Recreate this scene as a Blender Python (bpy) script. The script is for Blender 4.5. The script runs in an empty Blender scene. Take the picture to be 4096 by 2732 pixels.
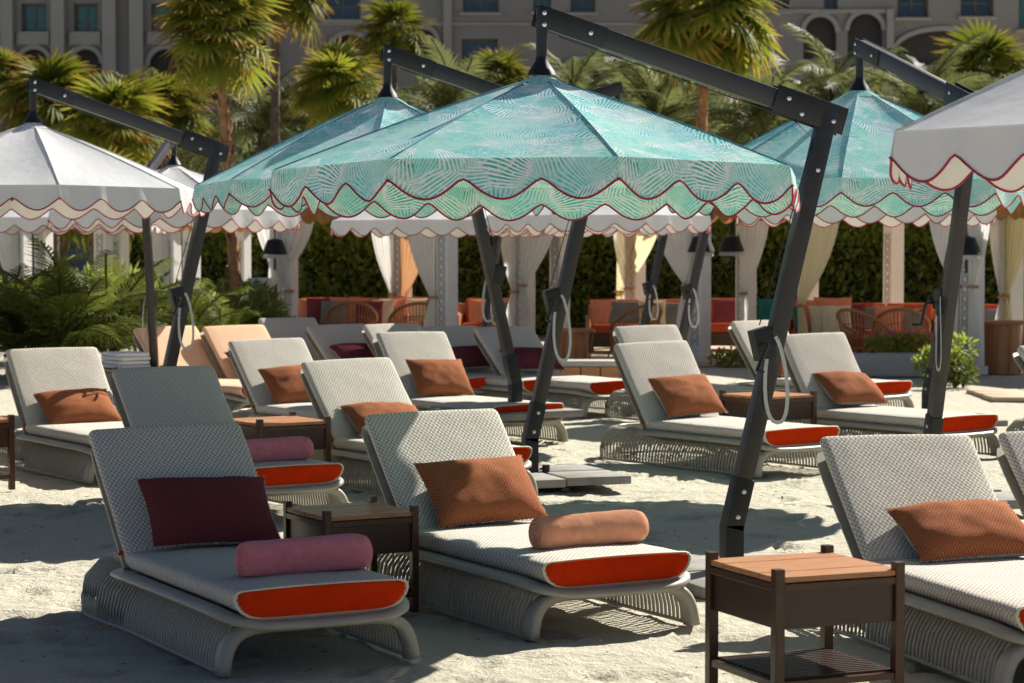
import bpy, bmesh, math, random
from mathutils import Vector, Matrix, noise

R = math.radians
random.seed(7)
scn = bpy.context.scene
COL = scn.collection

# ------------------------------------------------------------------ camera
CAM_H, F_PX, HORIZON = 1.83, 2300.0, 240.0
cd = bpy.data.cameras.new('camera')
cam = bpy.data.objects.new('camera', cd); COL.objects.link(cam)
cd.sensor_width = 36.0
cd.lens = F_PX / 1024.0 * 36.0
cd.clip_start = 0.1; cd.clip_end = 3000
cam.location = (0, 0, CAM_H)
cam.rotation_euler = (math.pi / 2 - math.atan((341.5 - HORIZON) / F_PX), 0, 0)
cd.dof.use_dof = True
cd.dof.focus_distance = 12.3
cd.dof.aperture_fstop = 5.0
scn.camera = cam

# ------------------------------------------------------------------ light
SUN = Vector((0.875, 0.951, 1.0)).normalized()      # towards the sun: beyond the cabanas, to the right
w = bpy.data.worlds.new('World'); scn.world = w; w.use_nodes = True
nt = w.node_tree; nt.nodes.clear()
wo = nt.nodes.new('ShaderNodeOutputWorld'); bg = nt.nodes.new('ShaderNodeBackground')
sky = nt.nodes.new('ShaderNodeTexSky'); sky.sky_type = 'NISHITA'; sky.sun_disc = False
sky.sun_elevation = math.asin(SUN.z); sky.sun_rotation = math.atan2(SUN.x, SUN.y)
sky.air_density = 0.42; sky.dust_density = 0.6; sky.ozone_density = 1.0
bg.inputs['Strength'].default_value = 0.05
nt.links.new(sky.outputs[0], bg.inputs[0]); nt.links.new(bg.outputs[0], wo.inputs[0])
sl = bpy.data.lights.new('sun', 'SUN'); sl.energy = 5.0; sl.angle = R(0.53); sl.color = (1.0, 0.95, 0.86)
so = bpy.data.objects.new('sun', sl); COL.objects.link(so)
so.rotation_euler = (-SUN).to_track_quat('-Z', 'Y').to_euler(); so.location = (20, 30, 25)
scn.view_settings.view_transform = 'Standard'
scn.view_settings.look = 'None'
scn.view_settings.exposure = 1.0
scn.view_settings.gamma = 1.0
scn.cycles.max_bounces = 8; scn.cycles.diffuse_bounces = 4; scn.cycles.transmission_bounces = 6
scn.cycles.transparent_max_bounces = 6
scn.cycles.sample_clamp_indirect = 6.0

# ------------------------------------------------------------------ materials
MATS = {}
class NB:
    """tiny node-builder around one material"""
    def __init__(s, name):
        s.m = bpy.data.materials.new(name); s.m.use_nodes = True
        s.t = s.m.node_tree; s.t.nodes.clear()
        s.out = s.t.nodes.new('ShaderNodeOutputMaterial'); MATS[name] = s.m
    def n(s, typ, **kw):
        nd = s.t.nodes.new('ShaderNode' + typ)
        for k, v in kw.items():
            if k in nd.inputs.keys(): 
                nd.inputs[k].default_value = v
            else: setattr(nd, k, v)
        return nd
    def l(s, a, b): s.t.links.new(a, b)
    def ramp(s, fac, stops):
        r = s.n('ValToRGB'); e = r.color_ramp.elements
        while len(e) < len(stops): e.new(0.5)
        for el, (p, c) in zip(e, stops): el.position = p; el.color = (*c, 1)
        s.l(fac, r.inputs[0]); return r.outputs[0]
    def math(s, op, a, b=None, c=None):
        nd = s.n('Math', operation=op)
        for i, v in enumerate((a, b, c)):
            if v is None: continue
            if isinstance(v, (int, float)): nd.inputs[i].default_value = v
            else: s.l(v, nd.inputs[i])
        return nd.outputs[0]
    def mix(s, f, a, b, typ='MIX'):
        nd = s.n('MixRGB', blend_type=typ)
        for i, v in enumerate((f, a, b)):
            if isinstance(v, (int, float)): nd.inputs[i].default_value = v
            elif isinstance(v, tuple): nd.inputs[i].default_value = (*v, 1)
            else: s.l(v, nd.inputs[i])
        return nd.outputs[0]
    def bump(s, h, strength=0.3, dist=0.01):
        b = s.n('Bump', Strength=strength, Distance=dist); s.l(h, b.inputs['Height']); return b.outputs[0]
    def principled(s, col, rough=0.6, normal=None, spec=0.4, metal=0.0):
        p = s.n('BsdfPrincipled'); p.inputs['Roughness'].default_value = rough if isinstance(rough, float) else 0.5
        p.inputs['Specular IOR Level'].default_value = spec; p.inputs['Metallic'].default_value = metal
        if isinstance(col, tuple): p.inputs['Base Color'].default_value = (*col, 1)
        else: s.l(col, p.inputs['Base Color'])
        if not isinstance(rough, float): s.l(rough, p.inputs['Roughness'])
        if normal is not None: s.l(normal, p.inputs['Normal'])
        return p.outputs[0]
    def cloth(s, col, trans, normal=None, tcol=None):
        """diffuse cloth that lets part of the light through"""
        d = s.n('BsdfDiffuse', Roughness=0.6); t = s.n('BsdfTranslucent'); mx = s.n('MixShader')
        mx.inputs[0].default_value = trans
        for nd, c in ((d, col), (t, tcol if tcol is not None else col)):
            if isinstance(c, tuple): nd.inputs[0].default_value = (*c, 1)
            else: s.l(c, nd.inputs[0])
            if normal is not None: s.l(normal, nd.inputs['Normal'])
        s.l(d.outputs[0], mx.inputs[1]); s.l(t.outputs[0], mx.inputs[2]); return mx.outputs[0]
    def end(s, sh): s.l(sh, s.out.inputs[0]); return s.m
    def coord(s, which='Object', scale=1.0):
        tc = s.n('TexCoord'); mp = s.n('Mapping'); s.l(tc.outputs[which], mp.inputs[0])
        mp.inputs['Scale'].default_value = (scale,) * 3 if isinstance(scale, (int, float)) else scale
        return mp.outputs[0]
    def noise(s, vec, scale, detail=4, rough=0.55):
        nd = s.n('TexNoise', Scale=scale, Detail=detail, Roughness=rough); s.l(vec, nd.inputs[0]); return nd.outputs[0]

def simple(name, col, rough=0.6, var=0.15, scale=12.0, bump=0.0, spec=0.35, metal=0.0, coord='Object'):
    b = NB(name); v = b.coord(coord); nz = b.noise(v, scale)
    lo = tuple(c * (1 - var) for c in col); hi = tuple(min(1, c * (1 + var)) for c in col)
    c = b.ramp(nz, [(0.3, lo), (0.7, hi)])
    nr = b.bump(b.noise(v, scale * 8), bump, 0.004) if bump else None
    return b.end(b.principled(c, rough, nr, spec, metal))

def cloth_mat(name, col, trans=0.25, var=0.06, scale=6.0, bump=0.25, tcol=None):
    b = NB(name); v = b.coord('Object'); nz = b.noise(v, scale)
    c = b.ramp(nz, [(0.3, tuple(x * (1 - var) for x in col)), (0.7, tuple(min(1, x * (1 + var)) for x in col))])
    nr = b.bump(b.noise(v, 9.0, 3), bump, 0.02)
    return b.end(b.cloth(c, trans, nr, tcol))

def m_sand():
    b = NB('sand'); v = b.coord('Object')
    big = b.noise(v, 0.9, 5); fine = b.noise(v, 60.0, 6, 0.7); mid = b.noise(v, 9.0, 5, 0.6)
    grit = b.n('TexVoronoi', Scale=38.0); b.l(v, grit.inputs[0])
    c = b.mix(mid, (0.52, 0.485, 0.375), (0.67, 0.63, 0.51))
    c = b.mix(b.ramp(fine, [(0.25, (0.55,) * 3), (0.6, (1,) * 3)]), (0.33, 0.30, 0.235), c)
    c = b.mix(b.ramp(big, [(0.35, (0.25,) * 3), (0.65, (0,) * 3)]), c, (0.47, 0.42, 0.32))
    speck = b.ramp(grit.outputs['Distance'], [(0.035, (1,) * 3), (0.06, (0,) * 3)])
    c = b.mix(b.math('MULTIPLY', speck, b.ramp(b.noise(v, 5.0), [(0.5, (0,) * 3), (0.62, (1,) * 3)])), c, (0.16, 0.14, 0.11))
    h = b.math('ADD', b.math('MULTIPLY', mid, 1.0), b.math('MULTIPLY', fine, 0.35))
    return b.end(b.principled(c, 0.95, b.bump(h, 0.95, 0.05), 0.15))

def m_weave(name, ca, cb, cc, k=330.0):
    """chunky woven outdoor fabric on UV in metres"""
    b = NB(name); tc = b.n('TexCoord'); sp = b.n('SeparateXYZ'); b.l(tc.outputs['UV'], sp.inputs[0])
    su = b.math('SINE', b.math('MULTIPLY', sp.outputs[0], k)); sv = b.math('SINE', b.math('MULTIPLY', sp.outputs[1], k * 0.82))
    weave = b.math('ADD', b.math('MULTIPLY', b.math('MULTIPLY', su, sv), 0.5), 0.5)
    ob = b.coord('UV', 1.0); nz = b.noise(ob, 120.0, 3, 0.75); big = b.noise(ob, 3.0, 3)
    f = b.math('ADD', b.math('MULTIPLY', weave, 0.36), b.math('MULTIPLY', nz, 0.82))
    c = b.ramp(f, [(0.22, ca), (0.5, cb), (0.82, cc)])
    c = b.mix(b.math('MULTIPLY', big, 0.25), c, cb)
    h2 = b.math('ADD', b.math('MULTIPLY', f, 0.006), b.math('MULTIPLY', b.noise(ob, 5.0, 3, 0.5), 0.011))
    return b.end(b.principled(c, 0.95, b.bump(h2, 0.6, 1.0), 0.1))

def m_print(name='leaf_print_canvas', trans=0.07):
    """turquoise palm-leaf print: every cell carries strokes in its own direction, with a paler central gap"""
    b = NB(name); tc = b.n('TexCoord')
    sc = b.n('VectorMath', operation='SCALE'); b.l(tc.outputs['UV'], sc.inputs[0]); sc.inputs['Scale'].default_value = 1.0
    nz = b.n('TexNoise', Scale=2.2, Detail=2.0); b.l(sc.outputs[0], nz.inputs[0])
    wv = b.n('VectorMath', operation='MULTIPLY_ADD'); b.l(nz.outputs['Color'], wv.inputs[0])
    wv.inputs[1].default_value = (0.16, 0.16, 0); b.l(sc.outputs[0], wv.inputs[2])
    vo = b.n('TexVoronoi', Scale=6.0); b.l(wv.outputs[0], vo.inputs[0])
    cr = b.n('SeparateColor'); b.l(vo.outputs['Color'], cr.inputs[0])
    ang = b.math('MULTIPLY', cr.outputs[0], 6.283)
    rel = b.n('VectorMath', operation='SUBTRACT'); b.l(wv.outputs[0], rel.inputs[0]); b.l(vo.outputs['Position'], rel.inputs[1])
    rot = b.n('VectorRotate', rotation_type='Z_AXIS'); b.l(rel.outputs[0], rot.inputs['Vector']); b.l(ang, rot.inputs['Angle'])
    sp = b.n('SeparateXYZ'); b.l(rot.outputs[0], sp.inputs[0])
    # feathered strokes: a chevron of bars either side of a rib
    ax = b.math('ABSOLUTE', sp.outputs[0])
    ph = b.math('MULTIPLY', sp.outputs[1], b.math('ADD', 370.0, b.math('MULTIPLY', sp.outputs[0], -1150.0)))
    st = b.math('MULTIPLY_ADD', b.math('SINE', ph), 0.5, 0.5)
    gap = b.ramp(b.noise(wv.outputs[0], 34.0, 2), [(0.36, (0.30,) * 3), (0.50, (1,) * 3)])
    rim = b.ramp(vo.outputs['Distance'], [(0.50, (1,) * 3), (0.72, (0.45,) * 3)])
    f = b.math('MULTIPLY', b.math('MULTIPLY', b.ramp(st, [(0.34, (0,) * 3), (0.52, (1,) * 3)]), gap), rim)
    teal = b.mix(b.ramp(cr.outputs[1], [(0.3, (0,) * 3), (0.8, (1,) * 3)]), (0.06, 0.52, 0.43), (0.20, 0.70, 0.62))
    patch = b.ramp(b.noise(b.coord('UV'), 1.1, 3), [(0.46, (0,) * 3), (0.62, (0.85,) * 3)])
    teal = b.mix(patch, teal, (0.17, 0.55, 0.74))  # bluish cast of shaded canvas painted into the print as patches
    pale = b.mix(b.ramp(cr.outputs[2], [(0.35, (0,) * 3), (0.75, (1,) * 3)]), (0.60, 0.88, 0.81), (0.92, 0.96, 0.93))
    c = b.mix(f, pale, teal)
    tcol = b.mix(0.25, c, (0.03, 0.5, 0.48))
    nr = b.bump(b.noise(b.coord('UV'), 4.0, 3), 0.3, 0.03)
    return b.end(b.cloth(c, trans, nr, tcol))

def m_wood(name, ca, cb, rough=0.42, scale=(2.0, 26.0, 26.0)):
    b = NB(name); v = b.coord('Object', scale); nz = b.noise(v, 2.2, 6, 0.62)
    c = b.ramp(nz, [(0.3, ca), (0.52, cb), (0.75, tuple(x * 0.75 for x in ca))])
    return b.end(b.principled(c, rough, b.bump(nz, 0.15, 0.003), 0.4))

def m_leaf(name, ca, cb, trans=0.35, rough=0.5):
    b = NB(name); oi = b.n('ObjectInfo'); v = b.coord('Object'); nz = b.noise(v, 2.7, 3)
    geo = b.n('NewGeometry')
    f = b.math('ADD', b.math('MULTIPLY', nz, 0.55), b.math('MULTIPLY', geo.outputs['Random Per Island'], 0.5))
    c = b.ramp(f, [(0.2, ca), (0.8, cb)])
    d = b.n('BsdfPrincipled', Roughness=rough); b.l(c, d.inputs['Base Color']); d.inputs['Specular IOR Level'].default_value = 0.3 if 'hedge' in name else 0.1
    t = b.n('BsdfTranslucent'); b.l(b.mix(0.5, c, tuple(min(1, x * 2.2) for x in cb)), t.inputs[0])
    mx = b.n('MixShader'); mx.inputs[0].default_value = trans
    b.l(d.outputs[0], mx.inputs[1]); b.l(t.outputs[0], mx.inputs[2])
    return b.end(mx.outputs[0])

def m_frond(name='palm_blade', k=1.0, tr=0.36):
    """fan-palm blade: green at the heart, yellowing towards brown tips (UV v runs from stalk to tip)"""
    b = NB(name); tc = b.n('TexCoord'); sp = b.n('SeparateXYZ'); b.l(tc.outputs['UV'], sp.inputs[0])
    oi = b.n('ObjectInfo')
    f = b.math('ADD', sp.outputs[1], b.math('MULTIPLY', oi.outputs['Random'], 0.22))
    c = b.ramp(f, [(p, tuple(k * v for v in c3)) for p, c3 in ((0.1, (0.035, 0.062, 0.010)), (0.72, (0.125, 0.15, 0.018)), (0.92, (0.27, 0.22, 0.04)), (1.0, (0.33, 0.15, 0.045)))])
    d = b.n('BsdfPrincipled', Roughness=0.6); b.l(c, d.inputs['Base Color']); d.inputs['Specular IOR Level'].default_value = 0.12
    t = b.n('BsdfTranslucent'); b.l(b.mix(0.5, c, tuple(k * q for q in (0.26, 0.30, 0.02))), t.inputs[0])
    mx = b.n('MixShader'); mx.inputs[0].default_value = tr
    b.l(d.outputs[0], mx.inputs[1]); b.l(t.outputs[0], mx.inputs[2])
    return b.end(mx.outputs[0])

m_sand(); m_print(); m_print('leaf_print_valance', 0.03); m_frond('palm_blade', 1.25, 0.42); m_frond('palm_blade_shade', 0.95, 0.30)  # second blade colour is a dimmer copy, shade painted in for unlit palms
m_weave('cushion_weave', (0.055, 0.050, 0.044), (0.39, 0.362, 0.315), (0.88, 0.82, 0.71), 250.0)
m_weave('peach_weave', (0.62, 0.36, 0.22), (0.72, 0.46, 0.30), (0.78, 0.55, 0.38))
m_weave('pillow_rust', (0.080, 0.018, 0.010), (0.24, 0.075, 0.033), (0.42, 0.17, 0.070), 360.0)
m_weave('pillow_rust_shade', (0.040, 0.009, 0.012), (0.115, 0.026, 0.030), (0.21, 0.06, 0.052), 360.0)  # same rust pillow, with the umbrella shade darkened into its colour
m_weave('pillow_back', (0.20, 0.20, 0.20), (0.40, 0.40, 0.38), (0.55, 0.55, 0.52), 420.0)
cloth_mat('foot_orange', (0.60, 0.040, 0.007), 0.0, 0.08, 14.0, 0.15)
cloth_mat('towel', (0.76, 0.38, 0.23), 0.05, 0.10, 22.0, 0.5)
cloth_mat('towel_shade', (0.70, 0.25, 0.28), 0.05, 0.10, 22.0, 0.5)  # copy of the towel colour with the tint of shade mixed in
simple('frame_champagne', (0.34, 0.318, 0.255), 0.42, 0.08, 9.0, 0.05)
simple('cord_champagne', (0.36, 0.335, 0.265), 0.5, 0.10, 30.0)
simple('piping_cream', (0.66, 0.60, 0.44), 0.7, 0.08)
cloth_mat('canvas_white', (0.88, 0.87, 0.85), 0.08, 0.03, 3.0, 0.35)
cloth_mat('canvas_white_valance', (0.80, 0.79, 0.77), 0.03, 0.03, 3.0, 0.35)
simple('piping_crimson', (0.36, 0.012, 0.045), 0.7, 0.1)
simple('metal_bronze', (0.022, 0.019, 0.018), 0.42, 0.25, 7.0, 0.06, 0.5)
simple('metal_black', (0.010, 0.010, 0.010), 0.5, 0.2, 10.0, 0.05, 0.45)
simple('bolt_steel', (0.62, 0.62, 0.62), 0.3, 0.1, 10.0, 0, 0.5, 0.9)
cloth_mat('strap_webbing', (0.62, 0.62, 0.60), 0.05, 0.08, 40.0, 0.3)
simple('paver_stone', (0.25, 0.235, 0.21), 0.9, 0.22, 5.0, 0.5)
m_wood('teak', (0.30, 0.125, 0.045), (0.46, 0.21, 0.085), 0.38)
m_wood('teak_dark', (0.032, 0.015, 0.008), (0.055, 0.026, 0.012), 0.33)
m_wood('walnut_leg', (0.040, 0.018, 0.009), (0.075, 0.032, 0.014), 0.3)
m_wood('rattan', (0.26, 0.105, 0.035), (0.42, 0.19, 0.07), 0.5, (9.0, 9.0, 9.0))
simple('post_white', (0.68, 0.665, 0.63), 0.6, 0.05, 4.0, 0.1)
simple('lattice_grey', (0.40, 0.39, 0.37), 0.7, 0.08, 4.0)
cloth_mat('curtain_white', (0.82, 0.81, 0.78), 0.42, 0.05, 2.5, 0.2)
cloth_mat('curtain_cream', (0.76, 0.70, 0.47), 0.48, 0.06, 2.5, 0.2)
cloth_mat('curtain_tan', (0.60, 0.36, 0.19), 0.40, 0.08, 2.5, 0.2)
cloth_mat('fringe_tan', (0.45, 0.22, 0.085), 0.2, 0.2, 9.0, 0.4)
cloth_mat('sofa_coral', (0.50, 0.105, 0.05), 0.0, 0.10, 7.0, 0.3)
cloth_mat('cushion_grey', (0.20, 0.20, 0.19), 0.0, 0.15, 9.0, 0.3)
cloth_mat('cushion_cream', (0.66, 0.56, 0.40), 0.0, 0.1, 9.0, 0.3)
cloth_mat('cushion_plum', (0.20, 0.05, 0.06), 0.0, 0.1, 9.0, 0.3)
cloth_mat('cushion_salmon', (0.70, 0.26, 0.15), 0.0, 0.1, 9.0, 0.3)
cloth_mat('cushion_teal', (0.035, 0.20, 0.17), 0.0, 0.1, 9.0, 0.3)
simple('lamp_black', (0.016, 0.016, 0.015), 0.5, 0.2)
simple('lamp_glass', (0.42, 0.42, 0.40), 0.25, 0.1)
m_leaf('leaf_hedge', (0.035, 0.055, 0.014), (0.25, 0.29, 0.06), 0.42, 0.30)
m_leaf('leaf_shrub', (0.028, 0.040, 0.008), (0.105, 0.125, 0.022), 0.36)
m_leaf('leaf_lime', (0.11, 0.16, 0.018), (0.27, 0.32, 0.05), 0.4)
m_leaf('leaf_tree', (0.040, 0.050, 0.018), (0.135, 0.150, 0.050), 0.36)
m_leaf('petal_pink', (0.42, 0.05, 0.16), (0.62, 0.16, 0.30), 0.3)
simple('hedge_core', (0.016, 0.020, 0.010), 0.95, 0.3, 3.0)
simple('bark', (0.135, 0.105, 0.08), 0.95, 0.35, 7.0, 0.8)
simple('bark_orange', (0.30, 0.155, 0.075), 0.95, 0.4, 5.0, 0.8)
simple('concrete', (0.40, 0.395, 0.38), 0.85, 0.1, 2.5, 0.3)
simple('paving', (0.46, 0.36, 0.24), 0.85, 0.12, 1.5, 0.3)
simple('stucco', (0.23, 0.215, 0.20), 0.9, 0.10, 0.25, 0.2)
simple('stucco_light', (0.30, 0.285, 0.265), 0.9, 0.08, 0.3, 0.2)
simple('window_frame', (0.10, 0.095, 0.085), 0.5, 0.1, 2.0)
b = NB('window_glass'); b.end(b.principled((0.012, 0.028, 0.026), 0.06, None, 0.7))
b = NB('window_glass_teal'); b.end(b.principled((0.03, 0.13, 0.10), 0.10, None, 0.6))
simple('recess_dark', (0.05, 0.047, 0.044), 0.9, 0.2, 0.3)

# ------------------------------------------------------------------ mesh helpers
class MB:
    def __init__(s): s.v = []; s.f = []; s.uv = []; s.mi = []
    def add(s, vs, fs, uv=None, mi=0):
        o = len(s.v); s.v += [tuple(p) for p in vs]; s.f += [tuple(i + o for i in f) for f in fs]
        s.uv += list(uv) if uv else [(0, 0)] * len(vs); s.mi += [mi] * len(fs); return s
    def box(s, c, sz, rot=None, mi=0, taper=1.0):
        x, y, z = (a / 2 for a in sz); c = Vector(c)
        vs = [Vector((i * x * (taper if k > 0 else 1), j * y * (taper if k > 0 else 1), k * z)) for k in (-1, 1) for j in (-1, 1) for i in (-1, 1)]
        if rot is not None: vs = [rot @ q for q in vs]
        return s.add([q + c for q in vs], [(0, 2, 3, 1), (4, 5, 7, 6), (0, 1, 5, 4), (2, 6, 7, 3), (0, 4, 6, 2), (1, 3, 7, 5)], None, mi)
    def bar(s, a, b_, wd, ht, up=(0, 0, 1), mi=0):
        a, b_ = Vector(a), Vector(b_); d = (b_ - a); L = d.length; d.normalize()
        sd = d.cross(Vector(up)); 
        if sd.length < 1e-5: sd = d.cross(Vector((0, 1, 0)))
        sd.normalize(); u = sd.cross(d)
        rot = Matrix((d, sd, u)).transposed()
        return s.box((a + b_) / 2, (L, wd, ht), rot, mi)
    def sweep(s, path, ring, up=(0, 0, 1), close=False, caps=True, mi=0, scale=None):
        """ring: list of (side, up) offsets swept along path"""
        P = [Vector(p) for p in path]; n = len(P); k = len(ring); vs = []; fs = []; uv = []; dist = 0
        upv = Vector(up)
        for i, p in enumerate(P):
            if close: d = P[(i + 1) % n] - P[i - 1]
            else: d = P[min(i + 1, n - 1)] - P[max(i - 1, 0)]
            if d.length < 1e-9: d = Vector((1, 0, 0))
            d.normalize(); sd = d.cross(upv)
            if sd.length < 0.05: sd = d.cross(Vector((0.3, 1, 0.1)))
            sd.normalize(); u = sd.cross(d)
            if i: dist += (P[i] - P[i - 1]).length
            g = scale[i] if scale else 1.0
            for j, (a, b_) in enumerate(ring):
                vs.append(p + sd * a * g + u * b_ * g); uv.append((j / k * 0.1, dist))
        m = n if close else n - 1
        for i in range(m):
            for j in range(k):
                a = i * k + j; b2 = i * k + (j + 1) % k; c = ((i + 1) % n) * k + (j + 1) % k; d2 = ((i + 1) % n) * k + j
                fs.append((a, b2, c, d2))
        if caps and not close:
            fs.append(tuple(range(k - 1, -1, -1))); fs.append(tuple((n - 1) * k + j for j in range(k)))
        return s.add(vs, fs, uv, mi)
    def tube(s, path, r, k=6, **kw):
        ring = [(math.cos(2 * math.pi * j / k) * r, math.sin(2 * math.pi * j / k) * r) for j in range(k)]
        return s.sweep(path, ring, **kw)
    def loft(s, rings, uvs=None, caps=True, mi=0):
        n = len(rings); k = len(rings[0]); vs = [p for r in rings for p in r]; fs = []
        for i in range(n - 1):
            for j in range(k):
                fs.append((i * k + j, i * k + (j + 1) % k, (i + 1) * k + (j + 1) % k, (i + 1) * k + j))
        if caps: fs.append(tuple(range(k - 1, -1, -1))); fs.append(tuple((n - 1) * k + j for j in range(k)))
        return s.add(vs, fs, uvs, mi)
    def lathe(s, prof, k=16, c=(0, 0, 0), mi=0):
        cx, cy, cz = c
        rings = [[(cx + r * math.cos(2 * math.pi * j / k), cy + r * math.sin(2 * math.pi * j / k), cz + z) for j in range(k)] for r, z in prof]
        return s.loft(rings, None, True, mi)
    def mesh(s, name, mats, smooth=False, bevel=0.0):
        me = bpy.data.meshes.new(name); me.from_pydata(s.v, [], s.f)
        uvl = me.uv_layers.new(name='UVMap')
        li = [l.vertex_index for l in me.loops]
        flat = [c for i in li for c in s.uv[i]]
        uvl.data.foreach_set('uv', flat)
        for m in ([mats] if isinstance(mats, str) else mats): me.materials.append(MATS[m])
        me.polygons.foreach_set('material_index', s.mi)
        bm = bmesh.new(); bm.from_mesh(me)
        bmesh.ops.recalc_face_normals(bm, faces=bm.faces)
        if bevel:
            ed = [e for e in bm.edges if len(e.link_faces) == 2 and e.calc_face_angle(0) > 0.6]
            bmesh.ops.bevel(bm, geom=ed, offset=bevel, segments=2, affect='EDGES', profile=0.5)
        bm.to_mesh(me); bm.free()
        if smooth: 
            me.polygons.foreach_set('use_smooth', [True] * len(me.polygons))
            if smooth != 'all': me.set_sharp_from_angle(angle=R(38))
        me.update(); return me

def link(name, me, parent=None, loc=None, mat=None):
    o = bpy.data.objects.new(name, me); COL.objects.link(o)
    if parent is not None: o.parent = parent
    if mat is not None: o.matrix_local = mat
    elif loc is not None: o.location = loc
    return o
def tag(o, label, cat, group=None, kind=None):
    if label: o['label'] = label
    if cat: o['category'] = cat
    if group: o['group'] = group
    if kind: o['kind'] = kind
    return o
def thing(name, label, cat, loc=(0, 0, 0), rz=0.0, group=None):
    o = bpy.data.objects.new(name, None); COL.objects.link(o); o.empty_display_size = 0.2
    o.location = loc; o.rotation_euler = (0, 0, rz); return tag(o, label, cat, group)
def part(name, mb, mats, parent, smooth=False, bevel=0.0, stuff=False, loc=None):
    o = link(name, mb.mesh(name, mats, smooth, bevel), parent, loc)
    if stuff: o['kind'] = 'stuff'
    return o
def at(px, d):                    # lateral position of picture column px at distance d
    return (px - 512.0) / F_PX * d
def bez(p0, p1, p2, p3, n):
    p0, p1, p2, p3 = map(Vector, (p0, p1, p2, p3)); o = []
    for i in range(n + 1):
        t = i / n; u = 1 - t; o.append(p0 * u**3 + p1 * 3 * u * u * t + p2 * 3 * u * t * t + p3 * t**3)
    return o
def sstep(a, b_, x):
    t = max(0.0, min(1.0, (x - a) / (b_ - a))); return t * t * (3 - 2 * t)

# ------------------------------------------------------------------ ground
def build_ground():
    def axis(lo, hi, step, far):
        a = []; x = lo
        while x < hi + 1e-6: a.append(x); x += step
        g = step * 1.5; l = [lo]; h = [hi]
        while l[-1] > -far: l.append(l[-1] - g); h.append(h[-1] + g); g *= 1.5
        return sorted(set(round(q, 4) for q in l[1:] + a + h[1:]))
    xs = axis(-4.2, 4.2, 0.042, 600); ys = axis(8.4, 22.0, 0.046, 700)
    rnd = random.Random(3)
    steps = []
    for _ in range(520):
        a = rnd.uniform(0, 6.28); steps.append((rnd.uniform(-4, 4), rnd.uniform(8.6, 21), math.cos(a), math.sin(a), rnd.uniform(.6, 1.2)))
    cell = {}
    for s_ in steps:
        for i in (-1, 0, 1):
            for j in (-1, 0, 1): cell.setdefault((int(s_[0] // .5) + i, int(s_[1] // .5) + j), []).append(s_)
    vs = []
    for y in ys:
        for x in xs:
            z = 0.0
            if abs(x) < 8 and 2 < y < 40:
                z = 0.022 * noise.noise((x * 1.3, y * 1.3, 0)) + 0.012 * noise.noise((x * 3.7, y * 3.7, 3)) + 0.006 * noise.noise((x * 11, y * 11, 7)) + 0.005 * noise.noise((x * 27, y * 27, 9))
                for (sx, sy, ca, sa, q) in cell.get((int(x // .5), int(y // .5)), ()):
                    dx, dy = x - sx, y - sy; a = (dx * ca + dy * sa) / .15; b_ = (-dx * sa + dy * ca) / .075; rr = a * a + b_ * b_
                    if rr < 4: z += q * (0.018 * math.exp(-(rr - 1.5) ** 2 * 2.5) - 0.045 * math.exp(-rr * rr * 0.9))
                z -= 0.016
            vs.append((x, y, z))
    n = len(xs); fs = [(j * n + i, j * n + i + 1, (j + 1) * n + i + 1, (j + 1) * n + i) for j in range(len(ys) - 1) for i in range(n - 1)]
    m = MB(); m.add(vs, fs)
    o = link('sand', m.mesh('sand', 'sand', 'all'))
    tag(o, 'pale beige beach sand with footprints under the loungers', None, None, 'structure')
build_ground()
def litter():
    rnd = random.Random(11); m = MB()
    for _ in range(260):
        x, y = rnd.uniform(-3.2, 3.2), rnd.uniform(8.8, 18); a = rnd.uniform(0, 6.28); L = rnd.uniform(.008, .03); d = Vector((math.cos(a), math.sin(a), rnd.uniform(-.1, .3))); n_ = Vector((-d.y, d.x, .2)) * rnd.uniform(.2, .5)
        p = Vector((x, y, rnd.uniform(.0, .012)))
        m.add([p - d * L, p + n_ * L, p + d * L, p - n_ * L * .6 + Vector((0, 0, .006))], [(0, 1, 2), (0, 2, 3), (0, 3, 1), (1, 3, 2)])
    o = link('dry_leaf_litter', m.mesh('dry_leaf_litter', 'bark')); tag(o, 'scattered bits of dry leaf and bark on the sand', 'litter', None, 'stuff')
litter()
# ------------------------------------------------------------------ sun loungers
def cush_ring(hw, th, inset=0.0, z0=0.0):
    """boat-shaped section: flat crowned top, rounded lower corners; (y, z) counter-clockwise"""
    prof = [(0.0, 0.0), (0.55, 0.0), (0.72, 0.012), (0.84, 0.10), (0.925, 0.28), (0.975, 0.50), (1.0, 0.72), (0.995, 0.86), (0.97, 0.95), (0.92, 1.0), (0.6, 1.035), (0.3, 1.055), (0.0, 1.06)]
    right = [(a * (hw - inset), z0 + inset * 0.6 + b_ * (th - inset * 1.2)) for a, b_ in prof]
    return right + [(-y, z) for y, z in reversed(right[1:-1])]
def cushion(L, hw, th, round0, round1, n=14, wob=0.004, seed=0):
    m = MB(); rings = []; uvs = []
    st = []
    for i in range(5): st.append((round0 * (1 - math.cos(i / 4 * math.pi / 2)), (1 - math.sin(i / 4 * math.pi / 2)) * round0))
    for i in range(1, n): st.append((round0 + (L - round0 - round1) * i / n, 0))
    for i in range(5): st.append((L - round1 * (1 - math.cos((4 - i) / 4 * math.pi / 2)), (1 - math.sin((4 - i) / 4 * math.pi / 2)) * round1))
    for x, ins in st:
        rg = cush_ring(hw, th, ins * 0.55); q = []; d = 0; prev = None
        for y, z in rg:
            k = wob * noise.noise((x * 5 + seed, y * 5, z * 9))
            q.append((x, y, z + (k if z > th * 0.6 else 0)))
            if prev: d += math.hypot(y - prev[0], z - prev[1])
            prev = (y, z); uvs.append((d, x))
        rings.append(q)
    m.loft(rings, uvs); return m
SEAT_Z, SEAT_T, SEAT_L, HW = 0.235, 0.120, 1.45, 0.40
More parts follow.
